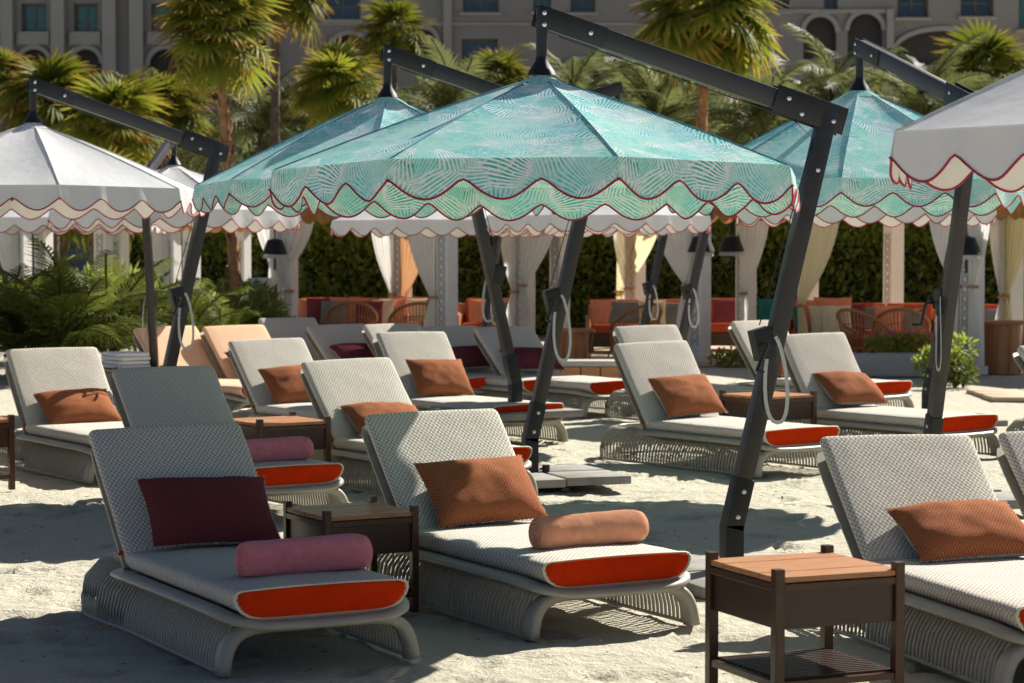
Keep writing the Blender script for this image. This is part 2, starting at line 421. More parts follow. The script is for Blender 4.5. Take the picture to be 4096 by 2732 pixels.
PIV = Vector((-0.015, 0, 0.275)); BACK_L, BACK_T = 0.775, 0.105

def skirt_point(s, t):
    """plan path: front-left corner -> rear -> front-right; s in metres, t 0 top .. 1 ground"""
    xf, xr, hw, rc = 1.36, -0.64, 0.40, 0.28
    La = xf - (xr + rc); Lc = math.pi / 2 * rc; Lb = 2 * (hw - rc)
    if s < La: p = (xf - s, -hw); nn = (0, -1)
    elif s < La + Lc:
        a = (s - La) / rc; p = (xr + rc - rc * math.sin(a), -hw + rc - rc * math.cos(a)); nn = (-math.sin(a), -math.cos(a))
    elif s < La + Lc + Lb: q = s - La - Lc; p = (xr, -hw + rc + q); nn = (-1, 0)
    elif s < La + 2 * Lc + Lb:
        a = (s - La - Lc - Lb) / rc; p = (xr + rc - rc * math.cos(a), hw - rc + rc * math.sin(a)); nn = (-math.cos(a), math.sin(a))
    else: q = s - La - 2 * Lc - Lb; p = (xr + rc + q, hw); nn = (0, 1)
    side = [(0.0, -0.070, 0.214), (0.22, -0.020, 0.196), (0.5, 0.018, 0.135), (0.78, 0.036, 0.065), (1.0, 0.040, 0.006)]
    rear = [(0.0, -0.085, 0.264), (0.22, -0.010, 0.250), (0.5, 0.055, 0.178), (0.78, 0.074, 0.085), (1.0, 0.070, 0.006)]
    def ev(tb):
        for i in range(4):
            if t <= tb[i + 1][0] + 1e-9:
                k = (t - tb[i][0]) / (tb[i + 1][0] - tb[i][0]); k = max(0, min(1, k))
                return [tb[i][j] + (tb[i + 1][j] - tb[i][j]) * k for j in (1, 2)]
    a, b_ = ev(side), ev(rear); k = sstep(-0.30, 0.25, p[0]); k = 1.0 - k
    o = a[0] + (b_[0] - a[0]) * k; z = a[1] + (b_[1] - a[1]) * k
    return (p[0] + nn[0] * o, p[1] + nn[1] * o, z)
SK_LEN = 2 * (1.36 - (-0.64 + 0.28)) + math.pi * 0.28 + 2 * (0.40 - 0.28)

def lounger_meshes():
    M = {}
    m = MB(); n = 128
    for i in range(n + 1):
        s = SK_LEN * i / n
        m.tube([skirt_point(s, t) for t in (0, 0.11, 0.22, 0.36, 0.5, 0.64, 0.78, 1.0)], 0.0092, 5, caps=False)
    M['cord_skirt'] = m.mesh('cord_skirt', 'cord_champagne', 'all')
    m = MB(); m.tube([skirt_point(SK_LEN * i / 90, 1.0) for i in range(91)], 0.011, 6)
    M['ground_rail'] = m.mesh('ground_rail', 'frame_champagne', 'all')
    # flat upper rail: both sides, then sagging round the foot as a lip
    left = [(-0.02 + 1.22 * i / 8, -0.424, 0.252) for i in range(9)] + bez((1.24, -0.424, 0.252), (1.36, -0.424, 0.250), (1.455, -0.40, 0.226), (1.478, -0.27, 0.209), 8)
    mid = [(1.482, -0.13, 0.206), (1.484, 0, 0.2055), (1.482, 0.13, 0.206)]
    path = [Vector(p) for p in left] + [Vector(p) for p in mid] + [Vector((p[0], -p[1], p[2])) for p in reversed(left)]
    ring = [(-0.034, -0.020), (-0.034, 0.012), (-0.022, 0.021), (0.020, 0.014), (0.036, 0.002), (0.036, -0.014), (0.020, -0.022), (-0.020, -0.022)]
    m = MB(); m.sweep(path, ring); M['top_rail'] = m.mesh('top_rail', 'frame_champagne', 'all')
    i0 = [i for i in range(181) if skirt_point(SK_LEN * i / 180, 0)[0] < 0.0]
    m = MB(); m.tube([skirt_point(SK_LEN * i / 180, 0) for i in i0], 0.014, 6)
    M['rear_rail'] = m.mesh('rear_rail', 'frame_champagne', 'all')
    half = bez((1.405, -0.440, 0.0), (1.40, -0.428, 0.13), (1.395, -0.395, 0.190), (1.385, -0.25, 0.192), 11)
    path = half + [Vector((1.384, 0, 0.192))] + [Vector((p.x, -p.y, p.z)) for p in reversed(half)]
    m = MB(); m.sweep(path, [(-0.026, -0.036), (-0.026, 0.036), (-0.014, 0.048), (0.014, 0.048), (0.026, 0.034), (0.026, -0.034), (0.014, -0.048), (-0.014, -0.048)], up=(1, 0, 0.0))
    M['front_arch'] = m.mesh('front_arch', 'frame_champagne', 'all')
    m = MB(); rings = []
    for x, sc in ((-0.02, .9), (0.0, 1), (1.40, 1), (1.455, .93), (1.465, .86)):
        rings.append([(x, y * sc, z) for y, z in ((-.30, .208), (-.405, .226), (-.405, .232), (.405, .232), (.405, .226), (.30, .208))])
    m.loft(rings); M['seat_tray'] = m.mesh('seat_tray', 'frame_champagne', True)
    M['seat_cushion'] = cushion(SEAT_L, HW, SEAT_T, 0.02, 0.012, 16, 0.006).mesh('seat_cushion', 'cushion_weave', 'all')
    rg = cush_ring(HW - 0.006, SEAT_T - 0.004)
    m = MB(); m.loft([[(x, y * k, 0.002 + z * (k + (1 - k) * .5) + (1 - k) * .03) for y, z in rg] for x, k in ((-0.004, .985), (0.006, .985), (0.012, .955), (0.014, .88))])
    M['foot_panel'] = m.mesh('foot_panel', 'foot_orange', 'all')
    rg = cush_ring(HW + 0.001, SEAT_T)
    m = MB(); m.tube([(0.004, y, z) for y, z in rg], 0.0065, 5, close=True, up=(1, 0, 0))
    M['piping'] = m.mesh('piping', 'piping_cream', 'all')
    M['back_cushion'] = cushion(BACK_L, HW, BACK_T, 0.02, 0.035, 12, 0.008, 5).mesh('back_cushion', 'cushion_weave', 'all')
    rg = cush_ring(HW + 0.001, BACK_T)
    m = MB(); m.tube([(BACK_L - 0.05, y, z) for y, z in rg], 0.005, 5, close=True, up=(1, 0, 0))
    M['back_piping'] = m.mesh('piping', 'piping_cream', 'all')
    m = MB(); rings = []
    for x, sc in ((0, 1), (.60, 1), (.72, .985), (.765, .94), (.78, .85)):
        rings.append([(x, y * sc, z) for y, z in ((-.36, -.030), (-.395, -.012), (-.395, -.003), (.395, -.003), (.395, -.012), (.36, -.030))])
    m.loft(rings); M['back_shell'] = m.mesh('back_shell', 'frame_champagne', True)
    m = MB()
    for s in (-1, 1): m.bar((-0.02, s * .30, .235), (-0.35, s * .30, .215), .02, .02)
    m.bar((-0.35, -.33, .215), (-0.35, .33, .215), .02, .02)
    M['support_bar'] = m.mesh('support_bar', 'frame_champagne')
    m = MB(); m.box((0, 0, 0), (.002, .022, .035)); M['fabric_tag'] = m.mesh('fabric_tag', 'foot_orange')
    return M
LM = lounger_meshes()
PEACH = LM['back_cushion'].copy(); PEACH.materials[0] = MATS['peach_weave']
PEACH_S = LM['seat_cushion'].copy(); PEACH_S.materials[0] = MATS['peach_weave']

def lounger(x, y, r, b_, label, peach=False):
    t = thing('sun_lounger', label, 'sun lounger', (x, y, 0), R(r), 'sun loungers on the sand')
    for k in ('cord_skirt', 'ground_rail', 'top_rail', 'rear_rail', 'front_arch', 'seat_tray', 'support_bar'):
        o = link(k, LM[k], t)
        if k == 'cord_skirt': o['kind'] = 'stuff'
    sc = link('seat_cushion', PEACH_S if peach else LM['seat_cushion'], t, (0, 0, SEAT_Z))
    fp = link('foot_panel', LM['foot_panel'], sc, (SEAT_L, 0, 0)); fp['label'] = 'vermilion orange end panel of the seat cushion'
    link('piping', LM['piping'], sc, (SEAT_L - 0.004, 0, 0))
    # cushion local +x runs up the back, local +z is its face
    eb = Vector((-math.cos(R(b_)), 0, math.sin(R(b_)))); nb = Vector((math.sin(R(b_)), 0, math.cos(R(b_)))); ey = nb.cross(eb)
    mm = Matrix((eb, ey, nb)).transposed().to_4x4(); mm.translation = PIV
    bs = link('back_shell', LM['back_shell'], t, mat=mm)
    rr_ = random.Random(x * 7 + y); bc = link('back_cushion', PEACH if peach else LM['back_cushion'], t, mat=mm @ Matrix.Translation((rr_.uniform(-.012, .012), rr_.uniform(-.012, .012), .001)) @ Matrix.Rotation(R(rr_.uniform(-1.2, 1.2)), 4, 'Z'))
    link('fabric_tag', LM['fabric_tag'], bc, (0.04, 0.404 if mm.to_3x3().col[1].y < 0 else -0.404, 0.05))
    return t

def pillow_mesh(wd, ht, th, seed=0):
    m = MB(); n = 22; rnd = seed * 3.7
    for sgn, mi in ((1, 0), (-1, 1)):
        vs = []; uv = []
        for j in range(n + 1):
            for i in range(n + 1):
                u, v = i / n * 2 - 1, j / n * 2 - 1
                pin = 1 - 0.055 * (abs(u) ** 3) * (1 - abs(v) ** 2) * 1.0
                pin2 = 1 - 0.075 * (abs(v) ** 3) * (1 - abs(u) ** 2)
                h = max(0.0, (1 - abs(u) ** 2.6)) ** 0.62 * max(0.0, (1 - abs(v) ** 2.4)) ** 0.62
                h *= 1 + 0.20 * noise.noise((u * 1.7 + rnd, v * 1.7, sgn)) + 0.07 * noise.noise((u * 5 + rnd, v * 4, sgn * 2))
                vs.append((u * wd / 2 * pin, v * ht / 2 * pin2, sgn * th / 2 * h)); uv.append((u * wd / 2, v * ht / 2))
        fs = [(j * (n + 1) + i, j * (n + 1) + i + 1, (j + 1) * (n + 1) + i + 1, (j + 1) * (n + 1) + i) for j in range(n) for i in range(n)]
        m.add(vs, fs, uv, mi)
    return m
def fringe_mesh(wd, ht, seed=0):
    m = MB(); rnd = random.Random(seed); n = 54
    for k in range(n):
        for side in range(4):
            t = rnd.uniform(-1, 1)
            if side < 2: u, v = t, (1 if side else -1)
            else: u, v = (1 if side == 3 else -1), t
            pin = 1 - 0.055 * (abs(u) ** 3) * (1 - abs(v) ** 2); pin2 = 1 - 0.075 * (abs(v) ** 3) * (1 - abs(u) ** 2)
            p = Vector((u * wd / 2 * pin, v * ht / 2 * pin2, 0)); d = Vector((u if side > 1 else rnd.uniform(-.5, .5), v if side < 2 else rnd.uniform(-.5, .5), rnd.uniform(-.9, .9))).normalized()
            q = p + d * rnd.uniform(.004, .013); e = Vector((-d.y, d.x, 0.3)).normalized() * 0.0045
            m.add([p - e, p + e, q], [(0, 1, 2)])
    return m
PIL = [pillow_mesh(.65, .42, .20, s).mesh('pillow', ['pillow_rust', 'pillow_back'], 'all') for s in range(3)]
FRG = fringe_mesh(.65, .42, 4).mesh('fringe', 'pillow_back')
_PN = 0
def pillow(x, y, r, b_, label, up=0.225, yo=0.0, lean=0.0, k=0, roll=0.0, plum=None):
    """a scatter pillow propped on the back of the lounger that stands at x, y"""
    a = R(b_ - lean)
    eb = Vector((-math.cos(a), 0, math.sin(a))); nb = Vector((math.sin(a), 0, math.cos(a))); ex = eb.cross(nb)
    c = PIV + Vector((-math.cos(R(b_)), 0, math.sin(R(b_)))) * up + Vector((math.sin(R(b_)), 0, math.cos(R(b_)))) * (BACK_T + 0.088) + Vector((0, yo, 0))
    mm = Matrix((ex, eb, nb)).transposed().to_4x4(); mm = mm @ Matrix.Rotation(R(roll), 4, 'Z'); mm.translation = c
    global _PN; _PN += 1; mm = mm @ Matrix.Rotation(R((3.5, -2.5, 1.5, -4, 2.2)[_PN % 5]), 4, 'Z')
    o = link('pillow', plum if plum else PIL[k % 3]); o.matrix_world = Matrix.Translation((x, y, 0)) @ Matrix.Rotation(R(r), 4, 'Z') @ mm
    fr_ = link('fringe', FRG, o); fr_['kind'] = 'stuff'
    return tag(o, label, 'pillow', 'scatter pillows on the loungers')

def towel_mesh(L=.60, r=.083, seed=0):
    m = MB(); k = 26; n = 18; rings = []; uv = []
    for i in range(n + 1):
        x = -L / 2 + L * i / n; e = min(i, n - i); sc = (0.86, 0.965, 1.0)[min(e, 2)]
        rg = []
        for j in range(k):
            a = 2 * math.pi * j / k
            rr = r * sc * (1 + 0.05 * noise.noise((x * 5 + seed, math.cos(a) * 1.4, math.sin(a) * 1.4)) + 0.03 * noise.noise((x * 16 + math.cos(a) * 1.5, math.sin(a) * 2.5, seed)) - 0.05 * math.exp(-((x - .05 + .10 * math.sin(a)) / .018) ** 2))
            if 1.0 < a < 1.35: rr *= 1.045                    # the free hem lying on the roll
            z = math.sin(a) * rr
            if z < -r * .84: z = -r * .84
            rg.append((x, math.cos(a) * rr, z)); uv.append((a * r, x))
        rings.append(rg)
    m.loft(rings, uv, True)
    for s in (-1, 1):                                         # rolled layers showing at the ends
        pts_ = []
        for i in range(64):
            a = i * 0.36; q = 0.010 + (r * .80 - .012) * i / 63
            pts_.append((s * (L / 2 + .003), math.cos(a) * q, math.sin(a) * q))
        m.tube(pts_, .0055, 5, up=(1, 0, 0))
    return m
TOW = towel_mesh().mesh('rolled_towel', 'towel', 'all')
TOW_SHADE = TOW.copy(); TOW_SHADE.materials[0] = MATS['towel_shade']
def towel(x, y, r, lx, ly, turn, label):
    o = link('rolled_towel', TOW if 'sunlit' in label else TOW_SHADE)
    o.matrix_world = Matrix.Translation((x, y, 0)) @ Matrix.Rotation(R(r), 4, 'Z') @ Matrix.Translation((lx, ly, SEAT_Z + SEAT_T * 1.05 + .069)) @ Matrix.Rotation(R(90 + turn), 4, 'Z')
    return tag(o, label, 'towel', 'rolled towels on the loungers')

LOUNGERS = {
 'A': (-1.49, 11.05, -62.0, 45, 'grey woven sun lounger at front left, fully in umbrella shade'),
 'B': (-0.21, 11.91, -61.0, 47.5, 'woven sun lounger at front centre with a sunlit patch on its backrest'),
 'C': (-1.01, 17.35, -55.6, 47.5, 'sunlit cream sun lounger directly behind the front centre lounger'),
 'Ap': (-2.26, 16.13, -56.0, 48.5, 'shaded grey sun lounger directly behind the front left lounger'),
 'Lf': (-3.58, 18.64, -57.0, 50.5, 'sunlit cream sun lounger cut by the left edge of the picture'),
 'D': (-1.99, 20.86, -53.7, 48.5, 'pale sun lounger behind the shaded grey one, half-shaded pillow on it'),
 'D2': (-0.74, 21.68, -52.2, 53.5, 'pale sun lounger left of the two crossing dark poles'),
 'F': (1.41, 19.11, -53.6, 56, 'pale sun lounger left of the big leaning umbrella pole'),
 'G': (2.91, 20.33, -52.5, 59, 'pale sun lounger right of the big leaning umbrella pole'),
 'H': (2.00, 10.68, -73.6, 43, 'speckled sun lounger at front right behind the wooden side table'),
 'I': (2.93, 10.95, -73.6, 43, 'sun lounger cut by the right edge beside the front right lounger'),
 'Fp': (1.62, 23.62, -57.3, 52.5, 'pale sun lounger showing its top behind the one left of the big pole'),
 'Gp': (2.95, 24.90, -50.0, 52.5, 'pale sun lounger half hidden behind the big pole, third row'),
 'K1': (-1.72, 26.2, -53.0, 41, 'shaded grey sun lounger of the far row beside the tied curtain'),
 'K2': (-1.06, 25.9, -52.0, 43, 'second shaded grey sun lounger of the far row from the left'),
 'K2b': (-0.42, 25.5, -54.0, 41, 'third shaded grey sun lounger of the far row from the left'),
 'K3': (0.22, 25.1, -52.0, 43, 'rightmost shaded grey sun lounger of the far row, behind the crossing poles'),
 'J1': (-3.40, 24.4, -48.0, 44.5, 'peach cushioned sun lounger behind the pair of poles at left'),
 'J2': (-2.74, 24.7, -50.0, 46.5, 'peach cushioned sun lounger right of the pair of poles at left'),
 'J3': (-2.35, 26.6, -50.0, 47.5, 'sun lounger showing a pale sliver behind the right peach one'),
 'M': (-4.92, 17.72, -57.7, 47.5, 'sun lounger of which only the orange foot end shows at left edge'),
 'N': (4.98, 19.8, -52.0, 47.5, 'dark grey sun lounger at right edge beside the stone slabs'),
}
for k, (x, y, r, b_, lab) in LOUNGERS.items():
    lounger(x, y, r, b_, lab, peach=k in ('J1', 'J2'))
def on(key, **kw):
    x, y, r, b_, _ = LOUNGERS[key]; return dict(x=x, y=y, r=r, b_=b_, **kw)
RUST_SHADE = PIL[0].copy(); RUST_SHADE.materials[0] = MATS['pillow_rust_shade']
pillow(**on('A', label='rust pillow with shade put into its colour on the shaded front left lounger', k=0, yo=.03, up=.16, plum=RUST_SHADE))
pillow(**on('B', label='large rust pillow, half in shade, on the front centre lounger', k=1, yo=.05, up=.165))
pillow(**on('C', label='rust pillow on the cream lounger behind the front centre one', k=2, up=.09, lean=18, yo=.04))
pillow(**on('Lf', label='rust pillow on the cream lounger at the left edge', k=0, up=.10, lean=14, yo=.03))
pillow(**on('D', label='rust pillow split by a shadow on the lounger in the third row', k=1, yo=.02, up=.165))
pillow(**on('D2', label='rust pillow on the lounger left of the crossing poles', k=2, yo=.05, up=.18))
pillow(**on('F', label='rust pillow on the lounger left of the big pole', k=0, up=.19, lean=8, yo=.03))
pillow(**on('G', label='rust pillow on the lounger right of the big pole', k=1, up=.17, lean=22, yo=.06))
pillow(**on('H', label='rust pillow on the front right lounger behind the side table', k=2, up=.09, lean=14, yo=.10))
pillow(**on('Gp', label='low pillow on the lounger hidden behind the big pole', k=0, up=.14, lean=20))
cloth_mat('pillow_plum', (0.13, 0.035, 0.045), 0.0, 0.15, 20.0, 0.3)
PLUM = PIL[0].copy(); PLUM.materials[0] = MATS['pillow_plum']
for key, lab in (('K1', 'plum pillow on the far row lounger beside the tied curtain'), ('K2b', 'plum pillow on the third far row lounger'), ('K3', 'plum pillow on the far row lounger behind the crossing poles'), ('J2', 'plum pillow on the right peach lounger')):
    pillow(**on(key, label=lab, up=.16, lean=14, plum=PLUM))
def tow(k, lx, ly, turn, label):
    x, y, r, b_, _ = LOUNGERS[k]; towel(x, y, r, lx, ly, turn, label)
tow('A', 1.06, 0.08, 2, 'rolled salmon towel with shade put into its colour on the shaded front left lounger')
tow('B', 1.02, 0.10, 2, 'rolled salmon towel, sunlit, on the front centre lounger')
tow('Ap', 1.08, 0.05, 3, 'rolled salmon towel with a shade tint in its colour on the lounger behind the front left one')

# ------------------------------------------------------------------ side tables
def side_table_meshes(sd=.59, h=.52):
    M = {}; a = sd / 2 - .022
    m = MB(); m.box((0, 0, 0), (.042, .042, h + .03)); M['leg'] = m.mesh('leg', 'walnut_leg', False, .003)
    M['top'] = []
    wv = sd - .075
    for i in range(4):
        m = MB(); m.box((0, 0, 0), (sd - .012, wv / 4 - .0025 + .012, .022)); M['top'] = m.mesh('top_plank', 'teak', False, .002)
    m = MB(); m.box((0, 0, 0), (sd - .088, .018, .165)); M['apron'] = m.mesh('drawer_panel', 'teak_dark', False, .002)
    m = MB(); m.box((0, 0, 0), (sd - .088, .030, .028)); M['rail'] = m.mesh('rail', 'walnut_leg', False, .002)
    m = MB(); m.box((0, 0, 0), (sd - .07, .016, .014)); M['slat'] = m.mesh('slat', 'teak_dark', False, .0015)
    return M, sd, h, a
TBL = side_table_meshes()
def side_table(x, y, rz, label, full=True):
    M, sd, h, a = TBL
    t = thing('side_table', label, 'side table', (x, y, 0), R(rz), 'wooden side tables between the loungers')
    for i in (-1, 1):
        for j in (-1, 1): link('leg', M['leg'], t, (i * a, j * a, (h + .03) / 2))
    pw = (sd - .008) / 4
    for i in range(4): link('top_plank', M['top'], t, (0, -sd / 2 + .004 + pw * (i + .5), h - .012 + .0008 * (i % 2)))
    for k in range(4):
        mm = Matrix.Rotation(k * math.pi / 2, 4, 'Z')
        link('drawer_panel', M['apron'], t, mat=mm @ Matrix.Translation((0, -a + .006, h - .125)))
        link('rail', M['rail'], t, mat=mm @ Matrix.Translation((0, -a - .004, h - .042)))
        link('rail', M['rail'], t, mat=mm @ Matrix.Translation((0, -a, .095)))
    if full:
        for i in range(15): link('slat', M['slat'], t, (0, -sd / 2 + .05 + (sd - .10) * i / 14, .112))
    return t
side_table(1.18, 9.26, 23, 'teak side table with slatted shelf at front right')
side_table(-0.80, 11.34, 29, 'dark shaded side table between the two front loungers').scale = (.86, .86, .96)
side_table(-1.72, 16.75, 33, 'side table beside the cream lounger behind the front pair', False)
side_table(2.18, 19.55, 36, 'teak side table behind the big pole between two pale loungers', False)
side_table(-4.05, 16.9, 33, 'dark side table cut by the left edge', False)
side_table(-3.95, 23.5, 38, 'low wooden table with folded towels left of the peach lounger', False)
m = MB()
for i in range(4): m.box((0, 0, .02 + .042 * i), (.34, .42, .036), Matrix.Rotation(R(4 * (-1) ** i), 3, 'Z'))
o = part('folded_towels', m, 'canvas_white', None, True, .012); o.location = (-3.95, 23.5, .522); o.rotation_euler.z = R(38)
tag(o, 'stack of folded pale towels on the low table at left', 'towels')

# ------------------------------------------------------------------ cantilever umbrellas
UR, UE, UA, UH = 1.40, 2.22, 2.73, 3.085                      # radius, eave, apex, top of hanger
AP = UR * math.cos(math.pi / 8); HS = UR * math.sin(math.pi / 8)
def umbrella_meshes():
    M = {}
    n = 12; m = MB(); vs = []; uv = []; fs = []
    r0 = 0.10
    for j in range(n + 1):
        t = j / n; half = (r0 + (1 - r0) * t)
        for i in range(n + 1):
            u = i / n * 2 - 1
            sag = 0.035 * (1 - u * u) * math.sin(math.pi * t) ** 0.8
            z = (UA - UE) * (1 - half) + UE - UA + 0 * t
            z = -(UA - UE) * half + 0.03 * math.sin(math.pi * half) * 0.6 - sag
            wr = 0.004 * noise.noise((u * 3, t * 7, 2.0)) * (1 - u * u)
            vs.append((AP * half, u * HS * half, z + wr)); uv.append((u * HS * half + 3.0, half * 1.6))
    for j in range(n):
        for i in range(n):
            fs.append((j * (n + 1) + i, j * (n + 1) + i + 1, (j + 1) * (n + 1) + i + 1, (j + 1) * (n + 1) + i))
    m.add(vs, fs, uv); M['canopy_panel'] = m
    # small vent skirt over the apex
    m = MB(); vs = []; uv = []
    for j, (rr, zz) in enumerate(((.03, .004), (.08, -.014), (.15, -.046))):
        for i in range(5):
            u = i / 4 * 2 - 1; vs.append((rr * math.cos(math.pi / 8), u * rr * math.sin(math.pi / 8), zz)); uv.append((u * rr + 1, rr))
    m.add(vs, [(j * 5 + i, j * 5 + i + 1, (j + 1) * 5 + i + 1, (j + 1) * 5 + i) for j in range(2) for i in range(4)], uv); M['vent_flap'] = m
    # valance with three scallops
    cols = 42; m = MB(); vs = []; uv = []; edge = []
    for i in range(cols + 1):
        u = i / cols; s = (u * 3) % 1.0 if i < cols else 1.0
        k = (math.sqrt(math.sin(math.pi * s) ** 2 + .035) - .187) / (1.0173 - .187)
        near = min(u, 1 - u) * 3
        dep = 0.100 + 0.092 * k
        for j in range(4):
            q = j / 3; wob = 0.009 * q * math.sin(u * 21.0 + 1.0) + 0.010 * q * noise.noise((u * 9, q * 2, 4))
            y = (u * 2 - 1) * (HS + .004 + .012 * q)
            vs.append((AP + 0.004 + 0.012 * q + wob * (1 - abs(u * 2 - 1) ** 6), y, -(UA - UE) + .004 - dep * q)); uv.append((y + 3, 1.6 + dep * q))
        edge.append(vs[-1])
    m.add(vs, [(i * 4 + j, (i + 1) * 4 + j, (i + 1) * 4 + j + 1, i * 4 + j + 1) for i in range(cols) for j in range(3)], uv); M['valance'] = m
    m = MB(); m.tube(edge, .0055, 5, up=(1, 0, 0)); M['piping'] = m
    m = MB(); m.tube([(UR * q, 0, -(UA - UE) * q + 0.018 * math.sin(math.pi * q) + .004) for q in (.1, .3, .5, .7, .9, 1.0)], .003, 5); M['seam'] = m
    m = MB(); m.bar((0.05, 0, -.045), (UR - .02, 0, -(UA - UE) - .012), .022, .03); M['rib'] = m
    m = MB(); m.bar((0.05, 0, -.42), (UR * .52, 0, -(UA - UE) * .52 - .04), .018, .018); M['strut'] = m
    m = MB(); m.tube([(0, 0, .0), (0, 0, -.50)], .028, 10); m.lathe([(.03, -.52), (.06, -.50), (.06, -.43), (.03, -.41)], 12); M['hub'] = m
    return M
simple('seam_teal', (0.03, 0.19, 0.26), 0.8, 0.1); simple('seam_grey', (0.50, 0.49, 0.47), 0.8, 0.1)
UMB = umbrella_meshes(); UMESH = {}
for col in ('leaf_print_canvas', 'canvas_white'):
    for k in ('canopy_panel', 'valance', 'vent_flap'): UMESH[k, col] = UMB[k].mesh(k, {'l': 'leaf_print_valance', 'c': 'canvas_white_valance'}[col[0]] if k == 'valance' else col, 'all')
    UMESH['seam', col] = UMB['seam'].mesh('seam', 'seam_teal' if col[0] == 'l' else 'seam_grey', 'all')
for k, mt in (('piping', 'piping_crimson'), ('rib', 'metal_bronze'), ('strut', 'metal_bronze'), ('hub', 'metal_black')):
    UMESH[k] = UMB[k].mesh(k, mt, True)
def frame_meshes():
    """arm plane is local x-z: canopy hangs at x = 0, the mast stands at x = 1.24"""
    F = {}
    bx, ex, ez = 1.10, 1.66, 2.55; hz = UH
    head = Vector((0, 0, hz - .05)); elbow = Vector((ex, 0, ez)); kink = Vector((bx, 0, .33))
    d = (elbow - head).normalized()
    m = MB(); m.bar(head + d * .02, elbow - d * .04, .055, .105); F['arm'] = (m, 'metal_bronze', .004)
    m = MB()
    for s in (-1, 1): m.bar(head - d * .035, head + d * .36, .006, .112, (0, 0, 1)); 
    m.v = [(x, y + (.031 if i < 8 else -.031), z) for i, (x, y, z) in enumerate(m.v)]
    F['head_plate'] = (m, 'metal_black', .001)
    m = MB()
    for s in (-1, 1): m.bar(elbow - d * .34, elbow + d * .10, .006, .15, (0, 0, 1))
    m.v = [(x, y + (.034 if i < 8 else -.034), z) for i, (x, y, z) in enumerate(m.v)]
    F['elbow_plate'] = (m, 'metal_black', .001)
    u = (elbow - kink).normalized()
    m = MB(); m.bar(kink + u * .20, elbow + u * .03, .075, .095, (1, 0, 0)); F['mast'] = (m, 'metal_bronze', .005)
    m = MB(); m.bar(kink - u * .01, kink + u * .27, .088, .108, (1, 0, 0)); m.bar((bx, 0, 0.03), (bx, 0, .345), .088, .108, (1, 0, 0)); F['mast_foot'] = (m, 'metal_black', .004)
    m = MB(); m.bar((bx - .38, 0, .018), (bx + .55, 0, .018), .06, .03); m.bar((bx + .1, -.48, .018), (bx + .1, .48, .018), .06, .03); F['base_cross'] = (m, 'metal_black', .003)
    m = MB(); m.tube([(0, 0, UA + .02), (0, 0, hz)], .030, 10); m.lathe([(.078, UA + .005), (.066, UA + .03), (.036, UA + .075), (.031, UA + .10)], 12); F['hanger'] = (m, 'metal_black', 0)
    w_ = kink + u * 1.02
    m = MB(); m.box(w_ + Vector((-.07, .0, 0)), (.11, .085, .17), Matrix.Rotation(-.25, 3, 'Y')); m.tube([w_ + Vector((-.10, -.05, 0)), w_ + Vector((-.10, -.12, 0)), w_ + Vector((-.16, -.12, -.14)), w_ + Vector((-.16, -.19, -.14))], .012, 8); F['winch'] = (m, 'metal_black', .004)
    m = MB(); k1 = w_ + Vector((-.02, -.052, .04))
    lp = bez(k1, k1 + Vector((.04, -.03, -.05)), k1 + Vector((.10, -.03, -.40)), k1 + Vector((.03, -.02, -.46)), 14) + bez(k1 + Vector((.03, -.02, -.46)), k1 + Vector((-.06, -.01, -.50)), k1 + Vector((-.07, .01, -.30)), k1 + Vector((-.05, .0, -.12)), 10)[1:]
    m.sweep(lp, [(-.010, -.0012), (-.010, .0012), (.010, .0012), (.010, -.0012)], up=(0.3, 1, 0)); F['strap'] = (m, 'strap_webbing', 0)
    m = MB(); c0 = elbow + Vector((-.10, -.0, -.10)); m.tube([head + d * .1 + Vector((0, 0, -.07)), elbow - d * .22 + Vector((0, 0, -.075)), c0 + Vector((0.02, 0, -.02)), w_ + Vector((-.09, 0, .10))], .0035, 5); F['cable'] = (m, 'metal_black', 0)
    m = MB(); g = Vector((bx + .07, -.02, .12)); m.tube([g, g + Vector((.045, 0, 0))], .008, 6); m.lathe([(.0, -.03), (.03, -.028), (.03, .028), (.0, .03)], 10, tuple(g + Vector((.05, 0, 0)))); F['knob'] = (m, 'metal_black', 0)
    out = {k: q[0].mesh(k, q[1], True, q[2]) for k, q in F.items()}
    m = MB(); m.lathe([(.0, -.004), (.013, -.004), (.013, .005), (.008, .008), (0, .008)], 10); out['bolt'] = m.mesh('bolt', 'bolt_steel', True)
    bolts = [head + d * q + Vector((0, -.037, w0)) for q, w0 in ((.0, .02), (.0, -.04), (.27, -.0))] + [elbow - d * q + Vector((0, -.04, w0)) for q, w0 in ((.26, .02), (.18, -.04), (-.02, -.02))] + [kink + u * q + Vector((0, -.046, 0)) for q in (.06, .20)] + [elbow - u * .30 + Vector((0, -.04, 0))]
    m = MB(); vs = []
    sl_ = []
    for q in range(4):
        m = MB(); m.box((0, 0, 0), (.50, .50, .062)); me = m.mesh('base_slab', 'paver_stone', True, .008); sl_.append(me); break
    out['slab'] = sl_[0]
    return out, bolts
FRM, BOLTS = frame_meshes()

